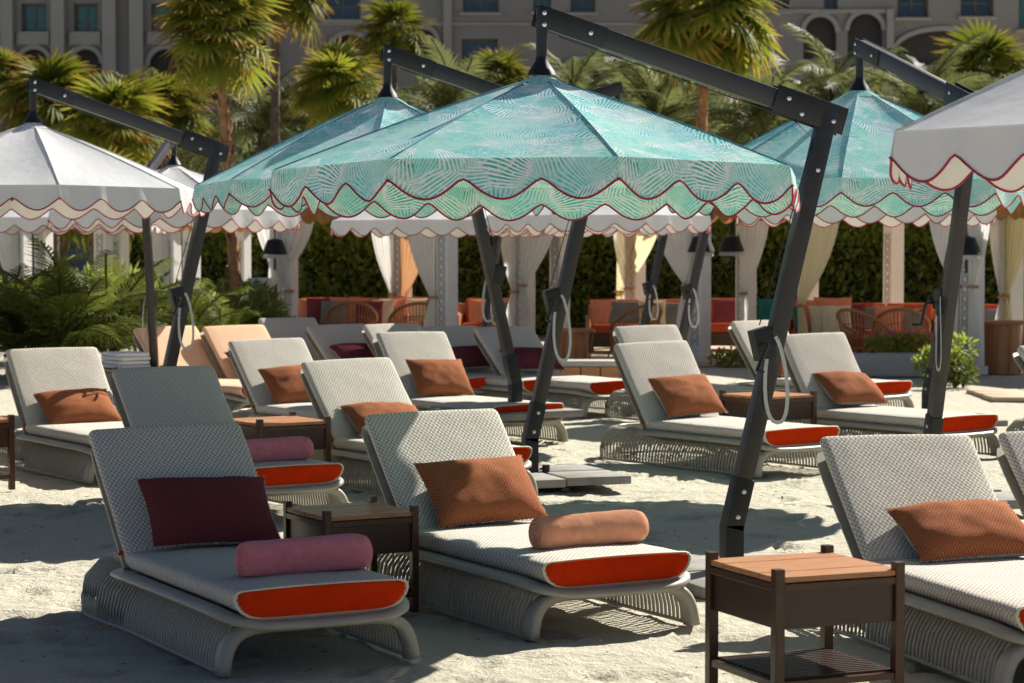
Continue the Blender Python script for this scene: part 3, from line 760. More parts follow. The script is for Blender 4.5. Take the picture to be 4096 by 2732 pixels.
def umbrella(x, y, yaw, octr, col, label, tilt=0.0, tilt_dir=90.0, dz=0.0, detail=True, slabs=True, lift=0.0):
    t = thing('cantilever_umbrella', label, 'umbrella', (x, y, dz), R(yaw), 'cantilever umbrellas over the loungers')
    ax = Vector((math.sin(R(tilt_dir - yaw)), -math.cos(R(tilt_dir - yaw)), 0))
    T0 = Matrix.Translation((0, 0, UA)) @ Matrix.Rotation(-R(tilt), 4, ax)
    T = Matrix.Translation((0, 0, lift)) @ T0 @ Matrix.Diagonal((1, 1, (UA - UE + lift) / (UA - UE), 1))
    Z = Matrix.Diagonal((1, 1, (UH + lift) / UH, 1))
    for k in range(8):
        mm = T @ Matrix.Rotation(R(octr - yaw + 45 * k), 4, 'Z')
        link('canopy_panel', UMESH['canopy_panel', col], t, mat=mm)
        va = link('valance', UMESH['valance', col], t, mat=T0 @ Matrix.Rotation(R(octr - yaw + 45 * k), 4, 'Z'))
        link('piping', UMESH['piping'], va)
        link('vent_flap', UMESH['vent_flap', col], t, mat=mm)
        mr = T @ Matrix.Rotation(R(octr - yaw + 45 * k + 22.5), 4, 'Z')
        link('rib', UMESH['rib'], t, mat=mr); link('seam', UMESH['seam', col], t, mat=mr)
        if detail: link('strut', UMESH['strut'], t, mat=mr)
    link('hub', UMESH['hub'], t, mat=T)
    for k in ('arm', 'head_plate', 'elbow_plate', 'mast', 'mast_foot', 'base_cross', 'hanger', 'winch', 'strap', 'cable', 'knob'): link(k, FRM[k], t, mat=Z)
    if detail:
        # bolt heads show on the face of the arm that looks at the viewer
        s = 1
        for p in BOLTS: link('bolt', FRM['bolt'], t, mat=Matrix.Translation(Z @ p) @ Matrix.Rotation(math.pi / 2, 4, 'X'))
    if slabs:
        for i, (a, b_) in enumerate(((-.165, -.265), (.36, -.262), (-.163, .262), (.362, .265))):
            link('base_slab', FRM['slab'], t, mat=Matrix.Translation((1.10 + a, b_, .069 + .003 * (i % 3))) @ Matrix.Rotation(R((1.5, -2, .8, -1)[i]), 4, 'Z') @ Matrix.Rotation(R((.6, -.5, .4, -.8)[i]), 4, 'X'))
    return t
TQ, WH = 'leaf_print_canvas', 'canvas_white'
UMBRELLAS = [
 (0.154, 12.00, 20, -98.7, TQ, 'large turquoise leaf print umbrella in the middle, nearest the viewer', 1.7, 90, -0.05, 1),
 (-0.90, 16.70, 20, -114.0, TQ, 'turquoise leaf print umbrella half hidden left of the middle one', 1.2, 90, 0, 1),
 (2.53, 16.80, -72, -81.0, TQ, 'turquoise leaf print umbrella at right behind the big leaning pole', 1.0, 90, 0, 1),
 (-3.88, 18.70, 35, -93.0, WH, 'white scalloped umbrella at left with its dark arm sloping right', 1.0, 90, 0, 1),
 (2.82, 8.80, 20, -104.0, WH, 'white umbrella cut by the right edge, closest to the viewer', 0.5, 0, 0.0, 1),
 (0.98, 21.40, -150, -100.0, TQ, 'umbrella hidden behind the middle one, only its arm head showing', 1.0, 90, 0.2, 1),
 (-3.62, 24.70, -92, -80.0, WH, 'white umbrella behind the left one with its arm end foreshortened', 1.0, 90, -0.10, 1),
 (-5.90, 30.00, -150, -95.0, WH, 'small far white umbrella at the left edge', 0.5, 90, -0.12, 0),
 (-0.95, 28.80, 60, -85.0, WH, 'far white umbrella in front of the cabana left of the middle', 0.5, 90, -0.16, 0),
 (1.02, 27.30, 30, -92.0, WH, 'far white umbrella right of the crossing poles, below turquoise scallops', 0.5, 90, -0.12, 0),
 (0.75, 30.80, 30, -86.0, WH, 'farthest white umbrella, behind the one right of the crossing poles', 0.5, 90, -0.15, 0),
 (3.66, 24.00, -62, -96.0, WH, 'white umbrella behind the right turquoise one, near the lantern posts', 0.5, 90, -0.05, 1),
]
LIFT = {1: .14, 2: .20, 3: .05, 4: .10}
for i, (x, y, yaw, oc, col, lab, tl, td, dz, det) in enumerate(UMBRELLAS):
    umbrella(x, y, yaw, oc, col, lab, tl, td, dz, bool(det), bool(det), LIFT.get(i, 0.0))
# ------------------------------------------------------------------ building behind the garden
def holed_wall(W, H, holes, depth):
    """front sheet in local x-z with rectangular openings and their reveals (local +y goes into the wall)"""
    xs = sorted({0, W} | {h[0] for h in holes} | {h[1] for h in holes}); zs = sorted({0, H} | {h[2] for h in holes} | {h[3] for h in holes})
    m = MB()
    for i in range(len(xs) - 1):
        for j in range(len(zs) - 1):
            cx, cz = (xs[i] + xs[i + 1]) / 2, (zs[j] + zs[j + 1]) / 2
            if any(h[0] < cx < h[1] and h[2] < cz < h[3] for h in holes): continue
            m.add([(xs[i], 0, zs[j]), (xs[i + 1], 0, zs[j]), (xs[i + 1], 0, zs[j + 1]), (xs[i], 0, zs[j + 1])], [(0, 1, 2, 3)])
    for x0, x1, z0, z1 in holes:
        for a, b_ in (((x0, z0), (x1, z0)), ((x1, z0), (x1, z1)), ((x1, z1), (x0, z1)), ((x0, z1), (x0, z0))):
            m.add([(a[0], 0, a[1]), (b_[0], 0, b_[1]), (b_[0], depth, b_[1]), (a[0], depth, a[1])], [(0, 1, 2, 3)])
    m.box((W / 2, depth + 1.5, H / 2), (W, 0.3, H))
    m.box((W / 2, 7.0, H + .25), (W + .6, 15.0, .5))
    for x in (-.005, W + .005): m.box((x, 7.0, H / 2), (.02, 13.9, H))
    return m
BD = 120.0                                       # distance of the facade
def bx(px): return at(px, BD)
def bz(py): return CAM_H + (HORIZON - py) / F_PX * BD
def building(px0, px1, top, label, wins, arches, strips, mat='stucco', d=BD, sill=True):
    X0, X1 = bx(px0), bx(px1)
    t = thing('building', label, 'building', (X0, d, 0))
    W, H = X1 - X0, top
    holes = []
    for (a, b_, y0, y1, teal) in wins: holes.append((bx(a) - X0, bx(b_) - X0, bz(y1), bz(y0)))
    for (a, b_, y0, y1) in arches: holes.append((bx(a) - X0, bx(b_) - X0, bz(y1), bz(y0)))
    part('wall', holed_wall(W, H, holes, .55), mat, t)
    for n, (a, b_, y0, y1, teal) in enumerate(wins):
        x0, x1, z0, z1 = holes[n]; cx = (x0 + x1) / 2; cz = (z0 + z1) / 2; ww, hh = x1 - x0, z1 - z0
        m = MB(); fw = .13
        for s in (-1, 1): m.box((s * (ww / 2 - fw / 2), 0, 0), (fw, .10, hh - .01)); m.box((0, 0, s * (hh / 2 - fw / 2)), (ww - 2 * fw - .004, .10, fw))
        m.box((0, .01, 0), (.10, .09, hh - 2 * fw - .004)); m.box((0, .015, -hh * .12), (ww - 2 * fw - .006, .07, .09))
        wi = part('window', m, 'window_frame', t, loc=(cx, .48, cz))
        m = MB(); m.box((0, .04, 0), (ww - 2 * fw, .02, hh - 2 * fw)); part('pane', m, 'window_glass_teal' if teal else 'window_glass', wi)
        if teal:                                                # curtains behind the panes catch some light
            m = MB()
            for q in (-.28, .24): m.box((q * ww, .012, .10 * hh), (ww * .16, .02, hh * .46))
            part('blind', m, 'window_glass_teal', wi)
        if sill: m = MB(); m.box((0, -.08, -hh / 2 - .09), (ww + .3, .34, .16)); part('sill', m, 'stucco_light', wi, loc=(0, -.48, 0))
    k0 = len(wins)
    for n, (a, b_, y0, y1) in enumerate(arches):
        x0, x1, z0, z1 = holes[k0 + n]; ww = x1 - x0; r_ = min(ww / 2, (z1 - z0) * .6)
        m = MB(); seg = 10                                       # spandrels turn the rectangle into an arch
        for s in (-1, 1):
            pts_ = [(s * ww / 2, 0)] + [(s * ww / 2 * math.cos(q / seg * math.pi / 2), r_ * math.sin(q / seg * math.pi / 2)) for q in range(seg + 1)] + [(s * ww / 2, r_)]
            vs = [(p[0], y, p[1] - r_) for y in (0.0, .30) for p in pts_[1:]]; c = len(pts_) - 1
            fs = [tuple(range(c)), tuple(range(2 * c - 1, c - 1, -1))] + [(i, (i + 1) % c, c + (i + 1) % c, c + i) for i in range(c)]
            m.add(vs, fs)
        part('arch', m, mat, t, loc=((x0 + x1) / 2, .06, z1))
        m = MB(); ring = []
        for q in range(13):
            a2 = q / 12 * math.pi; ring.append((ww / 2 * 1.06 * math.cos(a2), 0, r_ * 1.06 * math.sin(a2) - r_))
        m.sweep(ring, [(-.12, -.14), (-.12, .14), (.12, .14), (.12, -.14)], up=(0, 1, 0)); part('archivolt', m, 'stucco_light', t, loc=((x0 + x1) / 2, -.03, z1))
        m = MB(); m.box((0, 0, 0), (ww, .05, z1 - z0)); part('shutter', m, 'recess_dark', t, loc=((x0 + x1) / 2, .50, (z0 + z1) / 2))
    for (a, b_, y0, y1, pr) in strips:
        x0, x1 = bx(a) - X0, bx(b_) - X0; z0, z1 = bz(y1), bz(y0)
        m = MB(); m.box(((x0 + x1) / 2, -pr / 2 - .002, (z0 + z1) / 2), (x1 - x0, pr, z1 - z0)); part('pilaster' if (z1 - z0) > (x1 - x0) else 'band', m, 'stucco_light', t)
    return t
# left wing: bays of paired windows between pale pilasters
wl = []; al = []; sl2 = []
for i, (a, b_) in enumerate(((-32, 3), (19, 53), (71, 104), (148, 186), (200, 232))):
    wl += [(a + 5, b_ - 5, -52, -14, 0), (a + 5, b_ - 4, 5, 33, 1)]
    al += [(a + 2, b_ - 1, 49, 104), (a + 2, b_ - 1, 130, 190)]
    sl2 += [(a + 1, b_ - 1, 36, 46, .22), (a + 1, b_ - 1, -12, -6, .22)]
for a, b_ in ((5, 17), (55, 68), (106, 119), (133, 146), (188, 198)): sl2.append((a, b_, -120, 230, .55))
building(-60, 262, 24, 'grey stone building wing with tall pilasters behind the left palms', wl, al, sl2)
# centre wing
wc = [(326, 361, -14, 21, 0), (374, 407, -14, 22, 0), (463, 499, -18, 14, 0), (533, 551, -22, 13, 1), (570, 595, -22, 14, 0), (640, 664, -22, 14, 0), (462, 498, 40, 66, 0)]
building(268, 745, 22, 'plain grey building wing behind the middle umbrella arm', wc, [(328, 374, 35, 95), (404, 438, 28, 70), (560, 600, 60, 110), (640, 690, 60, 110)], [(268, 745, 24, 27, .15), (444, 452, -100, 230, .3), (268, 278, -100, 230, .4)])
# right wing
wr_ = [(773, 788, -22, 13, 0), (822, 836, -22, 12, 0), (895, 926, -18, 19, 0), (958, 991, -18, 18, 0), (1016, 1040, -12, 31, 1), (1060, 1090, -18, 18, 0)]
building(752, 1120, 22, 'grey building wing with blind arches behind the right umbrella', wr_, [(802, 835, 17, 60), (846, 881, 14, 60), (895, 988, 31, 66), (1040, 1080, 40, 90)], [(752, 890, 11, 15, .2), (884, 891, 11, 230, .35), (752, 760, -100, 230, .35)], 'stucco')

# ------------------------------------------------------------------ planting helpers
def leaves(m, n, fn, size, rnd, ratio=.45, curl=.25):
    """scatter n bent leaf blades; fn() gives a point and a preferred outward direction"""
    for _ in range(n):
        p, out = fn(); p = Vector(p); out = Vector(out)
        d = (out + Vector((rnd.uniform(-1, 1), rnd.uniform(-1, 1), rnd.uniform(-.7, 1))) * .9)
        if d.length < .01: d = Vector((0, 0, 1))
        d.normalize(); s = d.cross(Vector((rnd.uniform(-1, 1), rnd.uniform(-1, 1), rnd.uniform(-1, 1))))
        if s.length < .01: continue
        s.normalize(); nrm = s.cross(d); L = size * rnd.uniform(.6, 1.3); w_ = L * ratio / 2
        a = p; c = p + d * L * .5 - nrm * L * curl * .3; e = p + d * L - nrm * L * curl
        m.add([a, c + s * w_, e, c - s * w_], [(0, 1, 2), (0, 2, 3)])
def ell_fn(rnd, c, r, shell=.55):
    def f():
        while True:
            v = Vector((rnd.uniform(-1, 1), rnd.uniform(-1, 1), rnd.uniform(-1, 1)))
            if .05 < v.length <= 1: break
        v = v.normalized() * (shell + (1 - shell) * rnd.random() ** .6)
        return (c[0] + v.x * r[0], c[1] + v.y * r[1], c[2] + v.z * r[2]), v
    return f
def shrub(x, y, w_, h, n, size, mat, label, name='shrub', ratio=.4, lumps=5, seed=1, cat='shrub', depth=None, group=None):
    rnd = random.Random(seed); t = thing(name, label, cat, (x, y, 0), 0, group); depth = depth or w_
    m = MB()
    for i in range(lumps):
        c = (rnd.uniform(-.32, .32) * w_, rnd.uniform(-.32, .32) * depth, h * rnd.uniform(.35, .72)); r_ = (w_ * rnd.uniform(.24, .38), depth * rnd.uniform(.24, .38), h * rnd.uniform(.24, .36))
        leaves(m, n // lumps, ell_fn(rnd, c, r_), size, rnd, ratio)
    part('foliage', m, mat, t, stuff=True)
    m = MB()
    for i in range(6):
        a = rnd.uniform(0, 6.28); q = rnd.uniform(.1, .34) * w_
        m.tube([(0, 0, -.02), (math.cos(a) * q * .4, math.sin(a) * q * .4, h * .3), (math.cos(a) * q, math.sin(a) * q, h * .7)], .02, 5, scale=[1, .7, .35])
    part('stem', m, 'bark', t, stuff=True)
    return t

# fan palms: every frond is a part, blades share two meshes
def fan_blade(seed, L=1.0, nseg=26, spread=255.0, droop=.35):
    rnd = random.Random(seed); m = MB()
    for i in range(nseg):
        a = R(-spread / 2 + spread * (i + .5) / nseg) ; lr = L * (0.72 + .28 * math.cos(a * .5)) * rnd.uniform(.88, 1.06); w_ = lr * .058
        dr = droop * (0.6 + .8 * rnd.random())
        d = Vector((math.cos(a), math.sin(a), 0)); s = Vector((-d.y, d.x, 0))
        pts_ = []
        for q, ww, fold in ((0.04, .15, 0), (.38, .95, .0), (.68, .80, .25), (1.0, .04, 1.0)):
            p = d * lr * q - Vector((0, 0, dr * lr * q ** 2.2 * .8)) + Vector((0, 0, .03 * L * (i % 2)))
            pts_.append((p, ww * w_, q))
        vs = []; uv = []
        for p, ww, q in pts_: vs += [p - s * ww + Vector((0, 0, .012 * L)), p, p + s * ww + Vector((0, 0, .012 * L))]; uv += [(0, q)] * 3
        fs = []
        for k in range(3): fs += [(k * 3, k * 3 + 1, k * 3 + 4, k * 3 + 3), (k * 3 + 1, k * 3 + 2, k * 3 + 5, k * 3 + 4)]
        m.add(vs, fs, uv)
    return m
FAN_SHADE = [fan_blade(s, 1.0, 24, 250, .35 + .15 * s).mesh('blade', 'palm_blade_shade', 'all') for s in range(3)]
FAN = [fan_blade(s, 1.0, 26, 250 + 20 * (s % 2), .25 + .15 * s).mesh('blade', 'palm_blade', 'all') for s in range(3)]
def stalk_mesh():
    m = MB(); m.tube([(0, 0, 0), (.5, 0, .05), (1.0, 0, 0)], .022, 5, scale=[1.3, .9, .6]); return m.mesh('frond', 'leaf_lime', 'all')
STALK = stalk_mesh()
def fan_palm(x, y, h, r_, label, n=20, lean=(0, 0), trunk_r=.13, bark='bark', seed=0, fans=None, low=-55):
    rnd = random.Random(seed * 17 + 3)
    t = thing('fan_palm', label, 'palm tree', (x, y, 0), 0, 'fan palms in the garden behind the cabanas')
    top = Vector((lean[0], lean[1], h))
    m = MB(); path = []; sc = []
    for i in range(26):
        q = i / 25; p = Vector((lean[0] * q ** 1.6, lean[1] * q ** 1.6, h * q)); path.append(p); sc.append((1.25 - .35 * q) * (1.10 if i % 2 else .93))
    m.tube(path, trunk_r, 9, scale=sc)
    for i in range(90):                                         # old leaf bases
        q = rnd.random(); p = Vector((lean[0] * q ** 1.6, lean[1] * q ** 1.6, h * q)); a = rnd.uniform(0, 6.28); d = Vector((math.cos(a), math.sin(a), 0))
        b0 = p + d * trunk_r * .9; e = b0 + d * .05 + Vector((0, 0, .16)); s = Vector((-d.y, d.x, 0)) * .05
        m.add([b0 - s, b0 + s, e + s * .5, e - s * .5], [(0, 1, 2, 3)])
    part('trunk', m, bark, t, 'all')
    for i in range(n):
        a = i * 2.39996 + rnd.uniform(-.25, .25); el = R(low + (150 + low * -.35 - 10) * (i + .5) / n * .78) if n > 1 else 0
        el = R(low + (88 - low) * ((i + .5) / n) ** .9)
        sl_ = r_ * rnd.uniform(.40, .55); bl = r_ * rnd.uniform(.50, .66)
        d = Vector((math.cos(a) * math.cos(el), math.sin(a) * math.cos(el), math.sin(el)))
        zz = Vector((0, 0, 1)); sd = zz.cross(d); sd = sd.normalized() if sd.length > .05 else Vector((1, 0, 0)); up = d.cross(sd)
        base = Matrix((d, sd, up)).transposed().to_4x4(); base.translation = top
        fr = link('frond', STALK, t, mat=base @ Matrix.Diagonal((sl_, 1, 1, 1)))
        tilt = Matrix.Rotation(R(rnd.uniform(10, 40)), 4, 'Y') @ Matrix.Rotation(R(rnd.uniform(-25, 25)), 4, 'X')
        bm_ = base @ Matrix.Translation((sl_, 0, 0)) @ tilt @ Matrix.Scale(bl, 4)
        bo = link('blade', (fans or FAN)[rnd.randrange(3)], t, mat=bm_)
    return t

PALMS = [  # picture column, distance, crown row, crown radius (m), trunk radius, bark, fronds
 (236, 36, 32, 1.16, .075, 'bark_orange', 34, 'bright fan palm with yellow tips and thin orange trunk, left of centre', (-.28, 0)),
 (338, 50, 92, 1.25, .12, 'bark', 28, 'fan palm with orange tips left of the second umbrella head', (0, 0)),
 (698, 52, 22, 1.91, .11, 'bark_orange', 34, 'bright fan palm top right of the middle umbrella arm', (.15, 0)),
 (52, 56, 112, 1.6, .16, 'bark', 28, 'soft green fan palm behind the left umbrella arm', (0, 0)),
 (116, 50, 132, 1.52, .13, 'bark', 28, 'yellow green fan palm just above the left umbrella arm', (0, 0)),
 (6, 60, 86, 1.15, .14, 'bark', 26, 'fan palm at the upper left edge before the pilasters', (0, 0)),
 (276, 58, -6, 1.65, .11, 'bark', 26, 'fan palm with drooping fronds at the top left of centre', (0, 0)),
 (168, 54, 116, 1.2, .13, 'bark', 26, 'dark fan palm left of the thin orange trunk', (0, 0)),
 (500, 66, 88, 1.25, .14, 'bark', 24, 'pale fan palm left of the middle umbrella hanger', (0, 0)),
 (394, 62, 40, 1.25, .10, 'bark', 22, 'thin fan palm right behind the second umbrella head', (0, 0)),
 (985, 70, 84, 1.98, .14, 'bark', 24, 'grey green fan palm at the right below the big dark arch', (0, 0)),
 (100, 44, 205, 1.19, .20, 'bark', 22, 'thick grey palm trunk rising from the shrubs at left', (0, 0)),
]
for i, (px, d, py, r_, tr, bk, n, lab, ln) in enumerate(PALMS):
    h = CAM_H + (HORIZON - py) / F_PX * d
    fan_palm(at(px, d), d, h, r_, lab, n, ln, tr, bk, i, FAN if i in (0, 1, 2, 4) else FAN_SHADE, low=-52 if i in (0, 2) else -40)

def feather_frond(seed, L=1.0):
    rnd = random.Random(seed); m = MB(); n = 34
    pts_ = [Vector((L * q, 0, L * (.62 * q - .78 * q * q))) for q in [i / n for i in range(n + 1)]]
    m.tube(pts_[::3], .010 * L, 4)
    for i in range(4, n + 1):
        q = i / n; ll = L * .30 * math.sin(math.pi * min(1, .12 + q * .86)) ** .7 * rnd.uniform(.85, 1.1); t_ = (pts_[i] - pts_[i - 1]).normalized()
        for s_ in (-1, 1):
            d = (t_ * .75 + Vector((0, s_ * .95, .18 + rnd.uniform(-.12, .1)))).normalized(); a = pts_[i]; wv_ = t_ * .011 * L
            b1 = a + d * ll * .55 + Vector((0, 0, -.015 * L)); e = a + d * ll + Vector((0, 0, -.11 * L * rnd.uniform(.6, 1.4)))
            m.add([a - wv_, a + wv_, b1 + wv_ * .9, e, b1 - wv_ * .9], [(0, 1, 2, 4), (4, 2, 3)])
    return m
FEATH = [feather_frond(s).mesh('frond', 'leaf_shrub', 'all') for s in (1, 2, 3)]
FEATH_T = [feather_frond(s).mesh('frond', 'leaf_tree', 'all') for s in (4, 5, 6)]
def feather_palm(x, y, h0, L, n, label, seed, trunk=0.0, fm=FEATH, group='feathery palms in the planting', lo=8, hi=78):
    rnd = random.Random(seed); t = thing('feather_palm', label, 'palm tree', (x, y, 0), 0, group)
    m = MB()
    if trunk: m.tube([(0, 0, 0), (.02, 0, h0 * .5), (0, 0, h0)], trunk, 8, scale=[1.25, .95, .85])
    else:
        for i in range(5): a = i * 1.26; m.tube([(.10 * math.cos(a), .10 * math.sin(a), 0), (.13 * math.cos(a), .13 * math.sin(a), max(.3, h0))], .03, 5)
    part('trunk', m, 'bark', t, 'all')
    for i in range(n):
        a = i * 2.39996 + rnd.uniform(-.3, .3); el = R(lo + (hi - lo) * rnd.random()); k = L * rnd.uniform(.75, 1.15)
        mm = Matrix.Translation((.06 * math.cos(a), .06 * math.sin(a), h0 * rnd.uniform(.85, 1.0))) @ Matrix.Rotation(a, 4, 'Z') @ Matrix.Rotation(-el, 4, 'Y') @ Matrix.Rotation(R(rnd.uniform(-25, 25)), 4, 'X') @ Matrix.Scale(k, 4)
        link('frond', fm[rnd.randrange(3)], t, mat=mm)
    return t
for i, (px, d, h0, L, n, lab) in enumerate([(14, 31.0, .25, 1.55, 26, 'low feathery palm at the left edge behind the cream lounger'), (62, 30.2, .25, 1.5, 26, 'low feathery palm right of the one at the left edge'), (112, 31.5, .25, 1.45, 24, 'low feathery palm left of the pair of poles'), (186, 33.0, .2, 1.15, 20, 'low feathery palm right of the pair of poles'), (226, 34.5, .2, .95, 16, 'small feathery palm at the foot of the orange trunk')]):
    feather_palm(at(px, d), d, h0, L, n, lab, 70 + i, 0.0, FEATH, 'feathery palms at left')
for i, (px, d, py, L, n, lab) in enumerate([(452, 58, 118, 2.3, 30, 'dim feathery palm between the two turquoise umbrella heads'), (575, 60, 122, 2.4, 30, 'dim feathery palm under the start of the middle arm'), (655, 64, 118, 2.5, 30, 'dim feathery palm under the middle of the long arm'), (760, 60, 120, 2.4, 30, 'dim feathery palm left of the elbow of the big pole'), (925, 64, 112, 2.6, 30, 'dim feathery palm above the right white umbrella'), (262, 60, 122, 2.3, 28, 'dim feathery palm right of the thin orange trunk'), (150, 62, 128, 2.2, 28, 'dim feathery palm behind the left umbrella arm'), (830, 66, 104, 2.5, 28, 'dim feathery palm below the blind arches')]):
    feather_palm(at(px, d), d, CAM_H + (HORIZON - py) / F_PX * d, L, n, lab, 90 + i, .12, FEATH_T, 'dim feathery palms before the building', -25, 75)

# dark broad-leaved trees closing the gaps between palms and building
TREES = [(60, 80, 5.6, 6.4), (178, 84, 5.6, 7.0), (300, 80, 5.2, 7.2), (410, 76, 5.2, 7.2), (530, 78, 6.0, 7.3), (640, 76, 5.6, 7.5), (740, 80, 5.8, 7.6), (850, 76, 5.8, 7.0), (950, 80, 6.0, 7.6), (1030, 78, 5.2, 7.2), (-20, 82, 5.2, 6.6)]
NAMES_T = ['left pilasters', 'thin orange palm trunk', 'plain wall beside it', 'second umbrella head', 'middle umbrella hanger', 'middle umbrella arm', 'elbow of the big pole', 'blind arches', 'right white umbrella', 'right edge', 'left edge']
for i, (px, d, w_, h) in enumerate(TREES):
    rnd = random.Random(i + 60); t = thing('broadleaf_tree', 'dark broad-leaved tree far back, behind the ' + NAMES_T[i], 'tree', (at(px, d), d, 0), 0, 'dark trees before the building')
    m = MB()
    for q in range(15):
        c = (rnd.uniform(-.46, .46) * w_, rnd.uniform(-.3, .3) * w_, h * rnd.uniform(.30, .84)); rr = (w_ * rnd.uniform(.16, .30), w_ * .25, h * rnd.uniform(.12, .22))
        leaves(m, 430, ell_fn(rnd, c, rr, .4), .30, rnd, .42)
    part('crown', m, 'leaf_tree', t, stuff=True)
    m = MB(); m.tube([(0, 0, 0), (.1, 0, h * .3), (0, .1, h * .65)], .16, 7, scale=[1.2, 1, .5])
    for q in range(4):
        a = rnd.uniform(0, 6.28); m.tube([(.05, 0, h * .3), (math.cos(a) * .7, math.sin(a) * .7, h * .5), (math.cos(a) * 1.4, math.sin(a) * 1.2, h * .7)], .08, 5, scale=[1, .7, .3])
    part('trunk', m, 'bark', t, 'all')

# clipped hedge behind the cabanas, in runs with uneven tops
def hedge(px0, px1, d, h, label, seed, n=5200):
    x0, x1 = at(px0, d), at(px1, d); L = x1 - x0; rnd = random.Random(seed); t = thing('hedge', label, 'hedge', ((x0 + x1) / 2, d, 0))
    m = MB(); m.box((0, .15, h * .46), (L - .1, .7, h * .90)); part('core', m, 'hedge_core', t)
    m = MB()
    def f():
        u = rnd.random()
        x = rnd.uniform(-L / 2, L / 2); top = h * (1 + .10 * noise.noise((x * .9 + seed, 0, 0)) + .06 * noise.noise((x * 3.3, seed, 1)))
        if u < .72: return (x, -.24 + rnd.uniform(-.14, .12), rnd.uniform(.05, top)), (0, -1, .35)
        return (x, rnd.uniform(-.35, .5), top * rnd.uniform(.90, 1.0)), (0, -.4, 1)
    leaves(m, n, f, .17, rnd, .50)
    part('foliage', m, 'leaf_hedge', t, stuff=True)
    m = MB()
    def g():
        x = rnd.uniform(-L / 2, L / 2); q = noise.noise((x * 1.6 + seed * 3, 2, 0))
        return (x, -.30 + rnd.uniform(-.1, .1), h * (.72 + .32 * rnd.random() + .12 * q)), (0, -.4, 1)
    leaves(m, n // 4, g, .17, rnd, .5); part('young_shoots', m, 'leaf_lime', t, stuff=True)
HD = 44.0
hedge(90, 300, HD + 3, 2.05, 'dark hedge behind the shrubs at left', 1, 4200)
hedge(296, 440, HD, 2.15, 'dark leafy hedge behind the left cabana', 2)
hedge(436, 590, HD, 2.2, 'dark leafy hedge behind the crossing poles', 3)
hedge(586, 735, HD, 2.3, 'dark leafy hedge behind the cream curtain', 4)
hedge(731, 880, HD, 2.35, 'dark leafy hedge behind the lantern posts', 5)
hedge(876, 1060, HD, 2.35, 'tall dark hedge with bright new shoots at right', 6, 6800)

SH = [(-7.2, 34.5, 2.4, 1.45, 'dark green bush behind the feathery palms at the left edge'), (-5.6, 34.8, 2.4, 1.35, 'dark green bush behind the feathery palms, further right'), (-4.5, 36.0, 1.8, 1.2, 'dark green bush left of the orange palm trunk')]
for i, (x, y, w_, h, lab) in enumerate(SH): shrub(x, y, w_, h, 3200, .15, 'leaf_hedge', lab, ratio=.35, lumps=9, seed=20 + i, group='dark bushes at left')
shrub(at(943, 29.5), 29.5, .60, .62, 700, .10, 'leaf_lime', 'bright green bush beside the right pole', ratio=.4, seed=41, lumps=6)
shrub(at(956, 28.6), 28.6, .55, .45, 500, .10, 'leaf_shrub', 'low green bush at the foot of the right cabana post', ratio=.4, seed=42, lumps=5)
for i, (px, d) in enumerate(((890, 31.8), (915, 31.8), (640, 33.5), (668, 33.5), (735, 33.5))):
    t = thing('flower_plant', ['pink flowering plant behind the kerb, left one at right', 'pink flowering plant on the kerb beside the right pole', 'pink flowering plant below the rattan chair', 'pink flowering plant beside the left lantern post', 'pink flowering plant right of the left lantern post'][i], 'flowers', (at(px, d), d, .30 if i < 2 else 0))
    rnd = random.Random(90 + i); m = MB(); leaves(m, 420, ell_fn(rnd, (0, 0, .10), (.38, .15, .11), .3), .08, rnd, .5); part('foliage', m, 'leaf_lime', t, stuff=True)
    m = MB(); leaves(m, 50, ell_fn(rnd, (0, -.02, .20), (.34, .13, .07), .5), .055, rnd, .9); part('blossom', m, 'petal_pink', t, stuff=True)

# ------------------------------------------------------------------ terrace and cabanas
m = MB()
def slab_path(px0, px1, d0, d1, z):
    return [(at(px0, d0), d0, z), (at(px1, d0), d0, z), (at(px1, d1), d1, z), (at(px0, d1), d1, z)]
m.add(slab_path(250, 1150, 33.2, 60, .006), [(0, 1, 2, 3)]); o = link('terrace', m.mesh('terrace', 'paving')); tag(o, 'beige paved terrace under the cabanas', None, None, 'structure')
t = thing('kerb_wall', 'low pale concrete kerb behind the right lounger', 'kerb', (at(890, 31), 31.0, 0))
m = MB(); m.box((0, 0, .15), (1.75, .35, .30)); part('coping', m, 'concrete', t, True, .012)
t = thing('planter_box', 'long wooden planter bench with a concrete top behind the poles', 'planter', (at(590, 29.0), 29.0, 0))
m = MB(); m.box((0, 0, .28), (1.25, .42, .07)); part('top', m, 'concrete', t, True, .01)
for q in range(5):
    m = MB(); m.box((-.5 + .25 * q, -.19, .12), (.235, .03, .235)); part('plank', m, 'teak', t, False, .003)
m = MB(); m.box((0, .02, .12), (1.2, .36, .236)); part('trough', m, 'teak_dark', t)
for i in range(6):                                               # stone pavers leading in at the right
    t2 = MB(); t2.box((0, 0, .02), (.62, .48, .05)); o = part('stepping_stone', t2, 'paving', None, True, .008); o.location = (at(1003, 27) + .64 * (i % 2), 26.3 + .50 * (i // 2), .0)
    o.rotation_euler.z = R(2); tag(o, 'beige stepping stone slab at the right edge, ' + ('nearest left', 'nearest right', 'middle left', 'middle right', 'farthest left', 'farthest right')[i] + ' one', 'paving stone', 'stepping stones at right')

